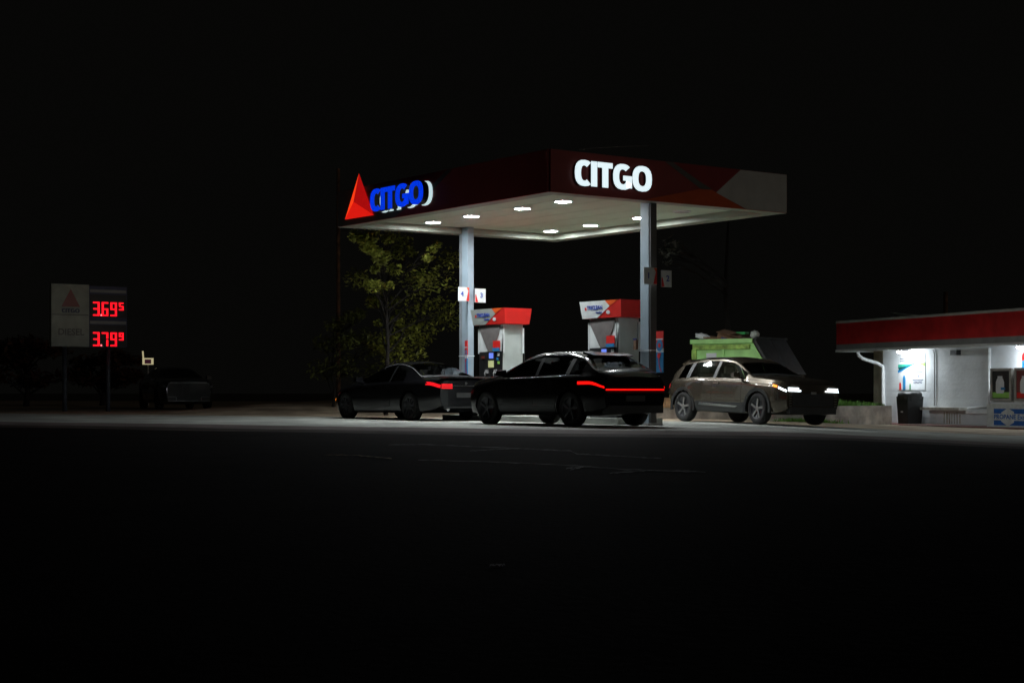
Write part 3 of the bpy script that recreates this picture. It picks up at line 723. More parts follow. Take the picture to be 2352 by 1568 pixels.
# two black lids, thrown over the sloping front
for y0, y1 in ((.02, .91), (.94, 1.83)):
    lid = MB()
    lid.prism([(1.83, y0, 1.74), (2.50, y0, .72), (2.56, y0, .76), (1.88, y0, 1.80)], (0, y1 - y0, 0))
    lid.prism([(1.86, y0, 1.745), (1.90, y0, 1.80), (1.94, y0, 1.83), (1.97, y0, 1.78)], (0, y1 - y0, 0))
    lid.build('lid', lid_m, dm)
def in_d(x, y, z): p = Vector((x, y, z)); p.rotate(Matrix.Rotation(DA, 3, 'Z')); return p + Vector((DX, DY, .38))
MB().box(.05, 1.7, .05, 1.8, 1.3, 1.6).build('refuse_load', card2, dm)
def carton(x, y, z, sx, sy, sz, rx, ry, rz, m, label, nm='carton'):
    t = thing(nm, label, 'box', in_d(x, y, z)); t.rotation_euler = (rx, ry, DA + rz)
    MB().box(-sx / 2, sx / 2, -sy / 2, sy / 2, 0, sz).build('box_body', m, t)
    MB().box(-sx / 2, sx / 2, -sy / 2 - .16, -sy / 2 - .001, sz - .012, sz).build('flap', m, t)
    MB().box(-sx * .3, sx * .1, -sy / 2 - .004, -sy / 2 - .001, sz * .35, sz * .6).build('print_patch', blue_p if m is card else card2, t)
carton(.86, .5, 1.62, .62, .5, .36, .15, .25, .2, card, 'large brown carton with blue print sticking out of the dumpster')
carton(1.25, .45, 1.62, .5, .45, .26, -.1, -.1, -.3, card2, 'dark brown carton in the middle of the dumpster heap')
carton(1.55, .4, 1.6, .36, .4, .22, .1, .3, .1, card2, 'small dark carton at the right of the dumpster heap')
t = thing('cardboard_sheet', 'flat cardboard sheet leaning over the dumpster rim', 'cardboard', in_d(.58, .2, 1.8)); t.rotation_euler = (.1, .14, DA)
MB().box(-.28, .3, -.2, .2, 0, .035).build('sheet', card, t)
t = thing('green_carton', 'bright green flat pack on top of the heap', 'box', in_d(1.38, .3, 1.90), DA)
MB().box(-.14, .14, -.12, .12, 0, .07).build('pack', mat('green_pack', (.02, .35, .07), .5), t)
def bag(loc, r, label, m, nm='rubbish_bag'):
    bm = bmesh.new(); bmesh.ops.create_icosphere(bm, subdivisions=3, radius=1); rs = random.Random(int(loc[0] * 1000))
    for v in bm.verts:
        n_ = v.co.copy(); k = 1 + .18 * math.sin(n_.x * 6 + r * 9) * math.cos(n_.y * 7) + rs.uniform(-.05, .05); v.co = Vector((n_.x * r[0] * k, n_.y * r[1] * k, n_.z * r[2] * k)) if isinstance(r, tuple) else n_ * r * k
    me = bpy.data.meshes.new(nm); bm.to_mesh(me); bm.free(); me.materials.append(m)
    me.polygons.foreach_set('use_smooth', [True] * len(me.polygons))
    o = bpy.data.objects.new(nm, me); COL.objects.link(o); o.location = loc; o['label'] = label; o['category'] = 'rubbish bag'; o.rotation_euler = (0, .25, DA); return o
def bagr(loc, r, label, m):
    bm = bmesh.new(); bmesh.ops.create_icosphere(bm, subdivisions=3, radius=1); rs = random.Random(5)
    for v in bm.verts:
        n_ = v.co.copy(); k = 1 + .2 * math.sin(n_.x * 6) * math.cos(n_.y * 7 + n_.z * 4) + rs.uniform(-.05, .05)
        v.co = Vector((n_.x * r[0] * k, n_.y * r[1] * k, n_.z * r[2] * k))
    me = bpy.data.meshes.new('rubbish_bag'); bm.to_mesh(me); bm.free(); me.materials.append(m)
    me.polygons.foreach_set('use_smooth', [True] * len(me.polygons))
    o = bpy.data.objects.new('rubbish_bag', me); COL.objects.link(o); o.location = loc; o['label'] = label; o['category'] = 'rubbish bag'; o.rotation_euler = (0, .25, DA)
bagr(in_d(.22, .15, 1.86), (.22, .16, .09), 'crumpled white plastic bag on the left end of the dumpster', white_p)
bagr(in_d(1.78, .25, 1.88), (.12, .12, .12), 'small dirty white bag at the right end of the dumpster heap', sg_white)

# ------------------------------------------------------------------ trees, shrubs, poles
def leaves(b, c, r, n, size, rs, gap=0):
    for _ in range(n):
        d = Vector((rs.gauss(0, 1), rs.gauss(0, 1), rs.gauss(0, 1))).normalized() * (rs.random() ** .45)
        p = Vector(c) + Vector((d.x * r[0], d.y * r[1], d.z * r[2]))
        s_ = size * rs.uniform(.6, 1.3)
        a = Vector((rs.gauss(0, 1), rs.gauss(0, 1), rs.gauss(0, .5))).normalized(); u = a.cross(Vector((rs.gauss(0, .4), rs.gauss(0, .4), 1))).normalized()
        b.add([p - a * s_, p - u * s_ * .45 - a * s_ * .1, p + a * s_, p + u * s_ * .45 - a * s_ * .1], [(0, 1, 2), (0, 2, 3)])
def tree(name, label, cat, base, h, clumps, m, size, seed, tr=.12, limbs=True):
    t = thing(name, label, cat, base); rs = random.Random(seed)
    tk = MB(); path = [(0, 0, 0), (.06, 0, h * .3), (-.05, .05, h * .6), (.04, 0, h)]
    tk.tube(path, tr, 8, r1=tr * .25); tk.build('trunk', bark, t, smooth=True)
    lb = MB(); cr = MB()
    for (c, r, n) in clumps:
        if limbs:
            z = min(h * .9, max(h * .2, c[2] - .8)); m1 = (c[0] * .5, c[1] * .5, (z + c[2]) / 2 + .1)
            lb.tube([(0, 0, z), m1, c], tr * .35, 6, r1=.012)
            for _ in range(3): lb.tube([m1, (c[0] + rs.uniform(-1, 1) * r[0], c[1] + rs.uniform(-1, 1) * r[1], c[2] + rs.uniform(-.8, .8) * r[2])], .02, 5, r1=.006)
        leaves(cr, c, r, n, size, rs)
    if limbs: lb.build('limbs', bark, t, smooth=True)
    cr.build('crown', m, t)
    return t
rs = random.Random(3)
def cl(u, v, D, base, r, n, dy=0): return (((u - 1176) / F * D - base[0], D - base[1] + dy, .75 + (897 - v) * D / F - base[2]), r, n)
B1 = (-3.35, 42.6, .1); D1 = 41.2
C1 = [cl(u, v, D1 + d, B1, (r, r, r * .8), n) for u, v, d, r, n in (
    (815, 541, -1.6, .20, 60), (833, 548, -1.5, .18, 60), (852, 545, -1.3, .22, 90), (845, 566, -1.2, .24, 110), (862, 578, -.9, .2, 70), (878, 592, -.6, .26, 90), (893, 548, -.6, .2, 70), (925, 556, .4, .28, 60),
    (915, 580, .6, .25, 50), (945, 580, .3, .16, 35), (992, 572, -1.0, .13, 40), (1004, 562, -.9, .12, 30), (980, 592, -.9, .14, 35), (905, 618, .5, .22, 40), (862, 618, -.2, .16, 30), (857, 655, .0, .24, 70), (838, 688, .1, .24, 70), (850, 672, .1, .2, 50),
    (885, 690, .3, .26, 50), (893, 655, .6, .18, 30), (848, 740, .4, .14, 25), (890, 735, .5, .2, 45), (900, 715, .6, .14, 25), (940, 690, 1.4, .5, 60), (960, 640, 1.8, .6, 160), (930, 760, 2.2, .7, 220), (1000, 720, 2.6, .7, 160), (870, 790, 1.6, .55, 180), (1030, 600, 2.6, .5, 90), (910, 830, 2, .7, 200), (820, 640, 1.4, .4, 70), (860, 500, .7, .8, 160), (920, 480, .9, .9, 180), (1000, 650, 2, .6, 50))]
tree('leafy_tree', 'leafy yellow-green tree lit from the canopy behind its far left corner', 'tree', B1, 6.2, [(c if c[2] > 3.2 else (c[0] * 1.06, c[1] + 3.0, c[2] + .1), q, int(n * 2.2)) for c, q, n in C1], leaf_a, .072, 4, tr=.06)
B2 = (-5.3, 47.5, .25)
C2 = [cl(u, v, 47.5 + d, B2, (r, r, r * .7), n) for u, v, d, r, n in ((770, 745, 0, .35, 120), (805, 730, -.3, .35, 160), (825, 720, 0, .25, 100), (790, 780, 0, .5, 220), (840, 775, .2, .45, 180), (745, 790, .3, .4, 120), (860, 800, .4, .5, 180), (800, 840, .3, .7, 260), (870, 860, .5, .6, 200), (740, 850, .5, .5, 160))]
tree('tall_shrub', 'dim olive shrub below the utility pole and above the coupe bonnet', 'shrub', B2, 1.8, C2, leaf_b, .09, 8, tr=.05)
B3 = (6.3, 47.0, .4)
C3 = [cl(u, v, 45 + d, B3, (r, r, r * .8), n) for u, v, d, r, n in ((1540, 560, -1.5, .25, 90), (1528, 575, -1.2, .2, 50), (1552, 572, -1.2, .22, 60), (1532, 596, -1, .18, 40))]
tree('sparse_tree', 'sparse grey-leaved tree just right of the near post', 'tree', B3, 5.4, C3, leaf_c, .08, 9)
# trees standing dark beyond the lot
for i, (u, D, h, r, m, lb_) in enumerate(((60, 62, 2.6, 2.2, leaf_r, 'low russet-leaved tree left of the price sign legs'), (235, 66, 2.4, 1.8, leaf_r, 'russet bush between the price sign legs'))):
    x = (u - 1176) / F * D; base = (x, D, gz(x, D)); rs2 = random.Random(40 + i)
    cls = [((rs2.uniform(-.7, .7) * r, rs2.uniform(-.6, .6) * r, h * .62 + rs2.uniform(-.28, .34) * h), (r * .38, r * .38, h * .11), 150) for _ in range(16)]
    tree('dark_tree' if h > 4 else 'russet_bush', lb_, 'tree' if h > 4 else 'bush', base, h * .8, cls, m, .15, 60 + i, tr=.13)
def upole(u, D, h, label, arm=True, r=.1):
    x = (u - 1176) / F * D
    t = thing('utility_pole', label, 'utility pole', (x, D, gz(x, D) - .02), R(12))
    MB().tube([(0, 0, 0), (0, 0, h)], r, 10, r1=r * .75).build('shaft', wood, t, smooth=True)
    if arm:
        MB().box(-1.1, 1.1, -.09, -.0, h - .7, h - .58).build('crossarm', wood, t)
        for xx in (-1, -.45, .45, 1): MB().lathe([(.03, h - .58), (.045, h - .54), (.03, h - .5), (.04, h - .46)], 8, c=(xx, -.045, 0)).build('insulator', trim_grey, t)
upole(777, 52, 7.6, 'brown utility pole at the left corner of the canopy', False, .075)
upole(2172, 68, 5.2, 'thin brown pole standing behind the shop roof', False, .12)
t = thing('overhead_wire', 'thin overhead wire above the front of the canopy', 'wire')
MB().tube([((1330 + k * 20 - 1176) / F * 60, 60, .75 + (897 - (342 - 8 * k / 8 + .35 * (k - 4) ** 2 * .3)) * 60 / F) for k in range(9)], .012, 5).build('cable', trim_grey, t)

# ------------------------------------------------------------------ cars
def interp(tab, x):
    tab = sorted(tab); xs = [a for a, _ in tab]; ys = [c for _, c in tab]
    return float(np.mean([np.interp(x + d, xs, ys) for d in (-.09, -.045, 0, .045, .09)]))
class Car:
    def __init__(s, sp): s.sp = sp; s.x0 = sp['rear']; s.x1 = sp['front']
    def ring(s, x):
        sp = s.sp; w_ = interp(sp['w'], x); zb = interp(sp['zb'], x); be = interp(sp['belt'], x); zt = max(interp(sp['top'], x), be + .015)
        k = min(1, max(0, (zt - be) / (sp['H'] - be_max(sp) - .02)))
        rw_ = w_ * .90 * (1 - k) + sp['roofw'] * k
        m = zb + (be - zb) * .5
        return [(0, zb), (w_ * .72, zb), (w_ * .93, zb + .035), (w_ * .985, zb + .16), (w_, m), (w_ * .985, be - .10), (w_ * .955, be - .02),
                (w_ * .925, be), (w_ * .925 + (rw_ - w_ * .925) * .5, be + (zt - .06 * k - be) * .52), (rw_, zt - .065 * k - .01), (rw_ * .90, zt - .022 * k - .004), (rw_ * .5, zt), (0, zt + .012)]
    def pt(s, x, i, side=1, off=0):
        def q(x, i):
            rg = s.ring(x); j = min(len(rg) - 2, max(0, int(i))); f = i - j
            return Vector((x, rg[j][0] + (rg[j + 1][0] - rg[j][0]) * f, rg[j][1] + (rg[j + 1][1] - rg[j][1]) * f))
        p = q(x, i)
        if off:
            n = (q(x, min(12, i + .2)) - q(x, max(0, i - .2))).cross(q(min(x + .03, s.x1), i) - q(max(x - .03, s.x0), i))
            if n.length > 1e-9:
                n.normalize()
                if n.dot(Vector((0, p.y + .001, p.z - .8))) < 0: n = -n
                p += n * off
        return (p.x, p.y * side, p.z)
    def body(s, m, parent):
        xs = list(np.linspace(s.x0, s.x1, 64)); b = MB(); n = 0
        op = s.sp['open']      # (side glass x range), (windscreen x range), (rear glass x range)
        for x in xs:
            rg = s.ring(x); ring = [(x, y, z) for y, z in rg] + [(x, -y, z) for y, z in rg[-2:0:-1]]; n = len(ring); b.v += ring
        for i in range(len(xs) - 1):
            for k in range(n): b.f.append((i * n + k, i * n + (k + 1) % n, (i + 1) * n + (k + 1) % n, (i + 1) * n + k))
        b.f.append(tuple(range(n))); b.f.append(tuple((len(xs) - 1) * n + k for k in range(n)))
        o = b.build('body', [m, cabin_m], parent, smooth=True)
        nr = len(s.ring(0))
        for i in range(len(xs) - 1):
            xm = (xs[i] + xs[i + 1]) / 2
            for k in range(n):
                kk = k if k < nr - 1 else n - 1 - k
                cut = (kk in (7, 8) and op[0][0] < xm < op[0][1]) or (kk >= 9 and (op[1][0] < xm < op[1][1] or op[2][0] < xm < op[2][1]))
                if cut: o.data.polygons[i * n + k].material_index = 1
        wr = s.sp['wr'] + .055; cut = MB()
        for ax in s.sp['axles']:
            for sd in (-1, 1):
                y0, y1 = sd * (s.sp['w0'] - .28), sd * (s.sp['w0'] + .2)
                cut.lathe([(wr, min(y0, y1)), (wr, max(y0, y1))], 28, 'y', (ax, 0, s.sp['wr']))
        c = cut.build('cutter', m, None)
        md = o.modifiers.new('arch', 'BOOLEAN'); md.object = c; md.operation = 'DIFFERENCE'; md.solver = 'EXACT'
        mb = o.matrix_basis.copy(); par = o.parent; o.parent = None
        dg = bpy.context.evaluated_depsgraph_get(); dg.update(); me = bpy.data.meshes.new_from_object(o.evaluated_get(dg))
        o.modifiers.clear(); o.data = me; o.parent = par
        bm = bmesh.new(); bm.from_mesh(me); bmesh.ops.delete(bm, geom=[f for f in bm.faces if f.material_index == 1], context='FACES')
        for f in bm.faces: f.material_index = 0
        bm.to_mesh(me); bm.free(); me.materials.clear(); me.materials.append(m)
        try: me.set_sharp_from_angle(angle=R(38))
        except Exception: pass
        bpy.data.objects.remove(c)
        return o
    def patch(s, name, m, parent, xa, xb, ia, ib, side=1, off=.007, nx=10, ni=4, lean=0, lean2=0, both=False, smooth=True):
        b = MB()
        for a in range(nx + 1):
            for c in range(ni + 1):
                i = ia + (ib - ia) * c / ni
                f = c / ni; xl = xa + lean * f; xr = xb + lean2 * f; x = xl + (xr - xl) * a / nx
                b.v.append(s.pt(x, i, side, off))
        for a in range(nx):
            for c in range(ni): k = a * (ni + 1) + c; b.f.append((k, k + 1, k + ni + 2, k + ni + 1))
        return b.build(name, m, parent, smooth=smooth)
    def top(s, name, m, parent, xa, xb, i0=9.35, off=.007, nx=10):
        b = MB(); n = 0
        for a in range(nx + 1):
            x = xa + (xb - xa) * a / nx
            row = [s.pt(x, i0 + (12 - i0) * c / 5, 1, off) for c in range(6)] + [s.pt(x, i0 + (12 - i0) * c / 5, -1, off) for c in range(4, -1, -1)]
            n = len(row); b.v += row
        for a in range(nx):
            for k in range(n - 1): b.f.append((a * n + k, a * n + k + 1, (a + 1) * n + k + 1, (a + 1) * n + k))
        return b.build(name, m, parent, smooth=True)
def be_max(sp): return max(v for _, v in sp['belt'])
def wheels(sp, root, rm, spokes=5, steer=0):
    r = sp['wr']; wt = .21
    for ax in sp['axles']:
        for sd in (-1, 1):
            e = bpy.data.objects.new('wheel', None); COL.objects.link(e); e.parent = root; e.location = (ax, sd * (sp['w0'] - .115), r); e.empty_display_size = .1
            e.rotation_euler = (0, 0, (0 if sd > 0 else math.pi) + (steer if ax > 0 else 0))
            MB().lathe([(r * .66, -wt / 2), (r * .9, -wt / 2), (r * .985, -wt * .38), (r, -wt * .2), (r, wt * .2), (r * .985, wt * .38), (r * .9, wt / 2), (r * .66, wt / 2), (r * .64, wt * .3), (r * .64, -wt * .3)], 32, 'y').build('tyre', rubber, e, smooth=True)
            q = MB(); q0 = q; q = MB()
            q.lathe([(r * .655, wt * .30), (r * .70, wt * .46), (r * .66, wt * .5), (r * .6, wt * .40), (r * .58, wt * .2)], 28, 'y')
            q.build('rim_barrel', rim_dk, e, smooth=True); q = q0
            q.lathe([(.0001, wt * .44), (r * .14, wt * .44), (r * .17, wt * .3), (r * .16, wt * .1)], 12, 'y')
            for k in range(spokes):
                a = 2 * math.pi * k / spokes + .3; ca, sa = math.cos(a), math.sin(a); w1, w2 = r * .06, r * .075; sk = r * .10
                def T(rad, tn, y): return (rad * ca - tn * sa, y, rad * sa + tn * ca)
                q.add([T(r * .12, -w1, wt * .42), T(r * .12, w1, wt * .42), T(r * .64, w2 + sk, wt * .47), T(r * .64, -w2 + sk, wt * .47),
                       T(r * .12, -w1, wt * .25), T(r * .12, w1, wt * .25), T(r * .64, w2 + sk, wt * .3), T(r * .64, -w2 + sk, wt * .3)],
                      [(0, 1, 2, 3), (7, 6, 5, 4), (0, 4, 5, 1), (1, 5, 6, 2), (2, 6, 7, 3), (3, 7, 4, 0)])
            q.build('rim', rm, e)
            MB().lathe([(r * .0001, wt * .05), (r * .60, wt * .05), (r * .60, wt * .0), (r * .0001, wt * .0)], 20, 'y').build('brake_disc', black_p, e)
def common(c, root, paint, win, ws, rg, doors, mirror_x, seam=True):
    sp = c.sp
    for sd in (-1, 1):
        for wi, (xa, xb, l1, l2) in enumerate(win): c.patch('side_window', glass_dk if wi == 2 else glass, root, xa, xb, 7.0, 9.0, sd, .002, lean=l1, lean2=l2)
        o0, o1 = sp['open'][0]
        ed = [o0 - .08] + [v for wv in sorted(win) for v in wv[:2]] + [o1 + .08]
        for a_, b_ in zip(ed[0::2], ed[1::2]):
            if b_ > a_: c.patch('window_pillar', paint if sd and (a_ < o0 or b_ > o1) else black_p, root, a_, b_, 6.95, 9.1, sd, .004, nx=3)
        c.patch('window_frame', paint, root, o0 - .05, o1 + .05, 8.86, 9.12, sd, .008, nx=20, ni=1)
        c.patch('window_frame', paint, root, o0 - .05, o1 + .05, 6.9, 7.10, sd, .008, nx=20, ni=1)
        for rr in sp['open'][1:]: c.patch('screen_pillar', paint, root, rr[0] - .05, rr[1] + .05, 8.9, 9.55, sd, .006, nx=10, ni=3)
        for (xa, xb, ln) in doors:
            d = c.patch('door', paint, root, xa, xb, 2.9, 6.8, sd, .005, ni=10, lean=ln)
            p = c.pt(xa + .14, 5.15, sd, .02); MB().box(p[0] - .09, p[0] + .09, p[1] - .02, p[1] + .02, p[2] - .013, p[2] + .013).build('handle', chrome if paint is tan_car else paint, d)
        p = c.pt(mirror_x, 7, sd, 0); y = p[1]
        q = MB(); q.box(p[0] - .03, p[0] + .03, min(y, y + sd * .1), max(y, y + sd * .1), p[2] + .02, p[2] + .06)
        me = q.add([(p[0] - .06, y + sd * .08, p[2] + .03), (p[0] + .08, y + sd * .10, p[2] + .04), (p[0] + .06, y + sd * .27, p[2] + .06), (p[0] - .05, y + sd * .27, p[2] + .06),
                   (p[0] - .06, y + sd * .08, p[2] + .17), (p[0] + .05, y + sd * .10, p[2] + .17), (p[0] + .04, y + sd * .26, p[2] + .15), (p[0] - .05, y + sd * .26, p[2] + .15)],
                  [(3, 2, 1, 0), (4, 5, 6, 7), (0, 1, 5, 4), (1, 2, 6, 5), (2, 3, 7, 6), (3, 0, 4, 7)])
        q.build('wing_mirror', paint, root)
    c.top('windscreen', glass, root, *ws, i0=9.2, off=.002); c.top('rear_window', glass, root, *rg, i0=9.2, off=.002)
    for rr in sp['open'][1:]:
        e_hi = rr[0] if abs(rr[0]) < abs(rr[1]) else rr[1]
        e_lo = rr[1] if e_hi == rr[0] else rr[0]
        for e_, dd in ((e_hi, .07), (e_lo, .05)):
            c.top('screen_surround', paint if e_ == e_hi else black_p, root, e_ - dd, e_ + dd, i0=9.0, off=.006, nx=2)
    bz = interp(sp['belt'], 0) - .05; ww = sp['w0'] - .2
    MB().box(sp['open'][0][0] - .1, sp['open'][0][1] - .1, -ww, ww, .3, bz - .12).build('cabin_floor', cabin_m, root)
    MB().box(sp['open'][0][1] - .35, sp['open'][0][1] + .05, -ww, ww, bz - .13, bz - .02).build('dashboard', cabin_m, root)
    for xx in (.05, -.85):
        for yy in (-.36, .36):
            hz = min(sp['H'] - .22, bz + .32)
            st_ = MB().add([(xx - .28, yy - .23, bz - .14), (xx - .14, yy - .23, bz - .14), (xx - .14, yy + .23, bz - .14), (xx - .28, yy + .23, bz - .14),
                            (xx - .38, yy - .2, hz - .14), (xx - .30, yy - .2, hz - .14), (xx - .30, yy + .2, hz - .14), (xx - .38, yy + .2, hz - .14)],
                           [(3, 2, 1, 0), (4, 5, 6, 7), (0, 1, 5, 4), (1, 2, 6, 5), (2, 3, 7, 6), (3, 0, 4, 7)])
            st_.box(xx - .39, xx - .31, yy - .11, yy + .11, hz - .12, hz + .04); st_.build('seat', cabin_m, root)

# --- taupe crossover
SPC = dict(open=((-1.60, .86), (.36, .96), (-1.90, -1.58)), H=1.52, rear=-2.12, front=2.14, wr=.345, axles=(-1.33, 1.33), w0=.90, roofw=.58,
           top=[(2.14, .84), (2.10, .93), (1.92, 1.0), (1.5, 1.04), (1.0, 1.075), (.28, 1.44), (-.15, 1.505), (-.8, 1.50), (-1.5, 1.42), (-1.78, 1.30), (-2.0, 1.06), (-2.08, .98), (-2.12, .86)],
           belt=[(2.14, .78), (1.9, .90), (1.0, .97), (-1.0, 1.0), (-1.9, .96), (-2.12, .82)],
           w=[(2.14, .72), (2.04, .82), (1.8, .89), (1.3, .905), (.2, .885), (-1.3, .91), (-1.75, .88), (-2.0, .80), (-2.12, .68)],
           zb=[(2.14, .34), (1.95, .23), (1.6, .22), (-1.6, .24), (-1.9, .30), (-2.12, .44)])
ph = math.atan2(-.856, .5166); cx, cy = 5.41, 36.67
suv = thing('parked_crossover', 'taupe compact crossover with lit headlights facing the shop', 'car', (cx, cy, .01), ph)
suv.rotation_euler = (R(-1.2), R(.5), ph)
C = Car(SPC); C.body(tan_car, suv)
common(C, suv, tan_car, [(-.22, .86, 0, .0), (-1.16, -.32, .06, 0), (-1.62, -1.30, .06, 0)], (.96, .36), (-1.56, -1.93), [(-.86, -.28, -.25), (-.24, .78, 0)], .72)
wheels(SPC, suv, rim_m, 5, R(-4))
for sd in (-1, 1):
    for ax in SPC['axles']:
        q = MB(); r0, r1 = .385, .455; n = 16
        for k in range(n + 1):
            a = math.pi * (-.06 + 1.12 * k / n)
            for rr, yy in ((r0, .895), (r1, .905), (r1, .86), (r0, .86)): q.v.append((ax + rr * math.cos(a), sd * yy, .345 + rr * math.sin(a)))
        for k in range(n):
            for j in range(4): q.f.append((k * 4 + j, k * 4 + (j + 1) % 4, k * 4 + 4 + (j + 1) % 4, k * 4 + 4 + j))
        q.f += [(0, 1, 2, 3), (n * 4, n * 4 + 1, n * 4 + 2, n * 4 + 3)]
        q.build('wheel_arch_trim', black_p, suv)
    C.patch('sill_cladding', black_p, suv, -.86, .86, 1.6, 3.4, sd, .010)
    q = MB(); y = sd * .895
    q.prism([(-.72, y, .40), (.62, y, .36), (.70, y, .395), (-.68, y, .455)], (0, sd * .02, 0)).build('sill_strip', chrome, suv)
    C.patch('roof_rail', chrome, suv, -1.5, .1, 9.35, 9.75, sd, .035)
    C.patch('headlight', head_e, suv, 1.96, 2.13, 5.3, 5.75, sd, .012, nx=5, ni=2)
    C.patch('turn_signal', amber_e, suv, 1.82, 1.93, 5.3, 5.9, sd, .012, nx=4, ni=2)
    C.patch('tail_light', tail_e, suv, -2.11, -1.98, 5.3, 5.95, sd, .012, nx=4, ni=2)
    for k in range(2):
        MB().box(2.141, 2.16, min(sd * .36, sd * .69) if k else min(sd * .42, sd * .70), max(sd * .36, sd * .69) if k else max(sd * .42, sd * .70), .785 - k * .05, .81 - k * .05).build('headlight_bar', head_e, suv)
    for k in range(5):
        MB().box(2.141, 2.155, min(sd * .60, sd * .68), max(sd * .60, sd * .68), .63 - k * .055, .655 - k * .055).build('marker_fin', chrome, suv)
MB().box(2.141, 2.155, -.58, .58, .42, .70).build('grille', black_p, suv)
for k in range(4): MB().box(2.1555, 2.163, -.52, .52, .47 + k * .055, .478 + k * .055).build('grille_bar', rim_dk, suv)
MB().box(2.164, 2.178, -.07, .07, .68, .73).build('badge', trim_grey, suv)
MB().box(2.06, 2.17, -.66, .66, .25, .40).build('front_bumper', black_p, suv)
MB().add([(-1.86, -.5, 1.325), (-1.5, -.56, 1.41), (-1.5, .56, 1.41), (-1.86, .5, 1.325), (-1.88, -.5, 1.355), (-1.5, -.56, 1.45), (-1.5, .56, 1.45), (-1.88, .5, 1.355)],
         [(3, 2, 1, 0), (4, 5, 6, 7), (0, 1, 5, 4), (1, 2, 6, 5), (2, 3, 7, 6), (3, 0, 4, 7)]).build('roof_spoiler', tan_car, suv)
MB().box(-2.16, -2.05, -.62, .62, .30, .46).build('rear_bumper', black_p, suv)

# --- black coupe
SPB = dict(open=((-1.08, .78), (.18, .86), (-1.72, -.88)), H=1.40, rear=-2.42, front=2.25, wr=.335, axles=(-1.42, 1.42), w0=.90, roofw=.54,
           top=[(2.25, .60), (2.15, .70), (1.7, .82), (1.0, .92), (.9, .94), (.12, 1.30), (-.3, 1.385), (-.75, 1.375), (-1.2, 1.26), (-1.78, 1.0), (-2.0, .965), (-2.36, .985), (-2.42, .90)],
           belt=[(2.25, .52), (2.0, .66), (1.0, .84), (-1.0, .90), (-2.2, .90), (-2.42, .82)],
           w=[(2.25, .62), (2.1, .76), (1.8, .87), (1.3, .905), (0, .88), (-1.4, .91), (-1.9, .88), (-2.25, .80), (-2.42, .68)],
           zb=[(2.25, .26), (1.9, .17), (-1.8, .18), (-2.25, .24), (-2.42, .34)])
cp = thing('black_coupe', 'black coupe with lit red tail lights stopped beside the far post', 'car', (-2.50, 38.4, .055), math.atan2(.801, -.598))
C = Car(SPB); C.body(blk_car, cp)
common(C, cp, blk_car, [(-.45, .78, 0, 0), (-1.1, -.52, .0, 0)], (.86, .18), (-.86, -1.74), [(-.6, .85, 0)], .62)
wheels(SPB, cp, rim_dk, 10)
MB().add([(-2.44, -.72, .985), (-2.28, -.74, .975), (-2.28, .74, .975), (-2.44, .72, .985), (-2.47, -.68, 1.015), (-2.3, -.7, .99), (-2.3, .7, .99), (-2.47, .68, 1.015)],
         [(3, 2, 1, 0), (4, 5, 6, 7), (0, 1, 5, 4), (1, 2, 6, 5), (2, 3, 7, 6), (3, 0, 4, 7)]).build('boot_spoiler', blk_car, cp)
for sd in (-1, 1):
    C.patch('tail_light', tail_d, cp, -2.41, -2.02, 5.1, 6.3, sd, .008, nx=6, ni=3)
    for k in range(3): C.patch('light_strip', tail_e, cp, -2.415, -2.08 + .05 * (k - 1) ** 2, 5.3 + k * .33, 5.5 + k * .33, sd, .016, nx=6, ni=1)
    for k in range(3): MB().box(-2.442, -2.421, min(sd * .38, sd * .665), max(sd * .38, sd * .665), .745 + k * .04, .765 + k * .04).build('light_strip', tail_e, cp)
    C.patch('roof_drip_trim', trim_grey, cp, -1.7, .1, 9.02, 9.12, sd, .012, ni=1)
    MB().tube([(-2.44, sd * .5, .28), (-2.36, sd * .5, .28)], .045, 10).build('exhaust_tip', chrome, cp)
    C.patch('indicator', amber_e, cp, 2.08, 2.14, 4.6, 5.0, sd, .012, nx=3, ni=2)
MB().box(-2.434, -2.421, -.36, .36, .80, .812).build('boot_trim', chrome, cp)
MB().box(-2.432, -2.421, -.26, .26, .54, .65).build('number_plate', mat('plate_dim', (.03, .03, .03), .5), cp)
MB().box(-2.46, -2.3, -.62, .62, .30, .34).build('rear_diffuser', black_p, cp)
MB().lathe([(.035, 0), (.03, .012)], 12, 'x', (-2.435, 0, .86)).build('badge', chrome, cp)

# --- dark crossover waiting between the pumps and the street
SPD = dict(open=((-1.58, .80), (.36, .96), (-1.95, -1.52)), H=1.49, rear=-2.25, front=2.2, wr=.35, axles=(-1.35, 1.35), w0=.91, roofw=.58,
           top=[(2.2, .72), (2.12, .84), (1.8, .95), (1.05, 1.04), (.3, 1.41), (-.2, 1.49), (-1.0, 1.48), (-1.5, 1.39), (-2.0, 1.09), (-2.18, 1.06), (-2.25, .92)],
           belt=[(2.2, .66), (1.9, .82), (1.0, .95), (-1.0, 1.0), (-2.0, 1.0), (-2.25, .88)],
           w=[(2.2, .66), (2.08, .80), (1.8, .88), (1.3, .91), (0, .895), (-1.35, .92), (-1.85, .90), (-2.1, .85), (-2.25, .76)],
           zb=[(2.2, .30), (1.95, .21), (-1.7, .22), (-2.0, .26), (-2.25, .36)])
mc = thing('dark_crossover', 'dark crossover with glowing red tail bar in front of the nearer pump', 'car', (1.00, 32.75, .045), math.atan2(.813, -.582) + R(2))
C = Car(SPD); C.body(drk_car, mc)
common(C, mc, drk_car, [(-.18, .80, 0, 0), (-1.15, -.28, 0, 0), (-1.62, -1.27, .05, 0)], (.96, .36), (-1.50, -1.98), [(-.88, -.24, -.22), (-.2, .78, 0)], .70)
wheels(SPD, mc, rim_dk, 5)
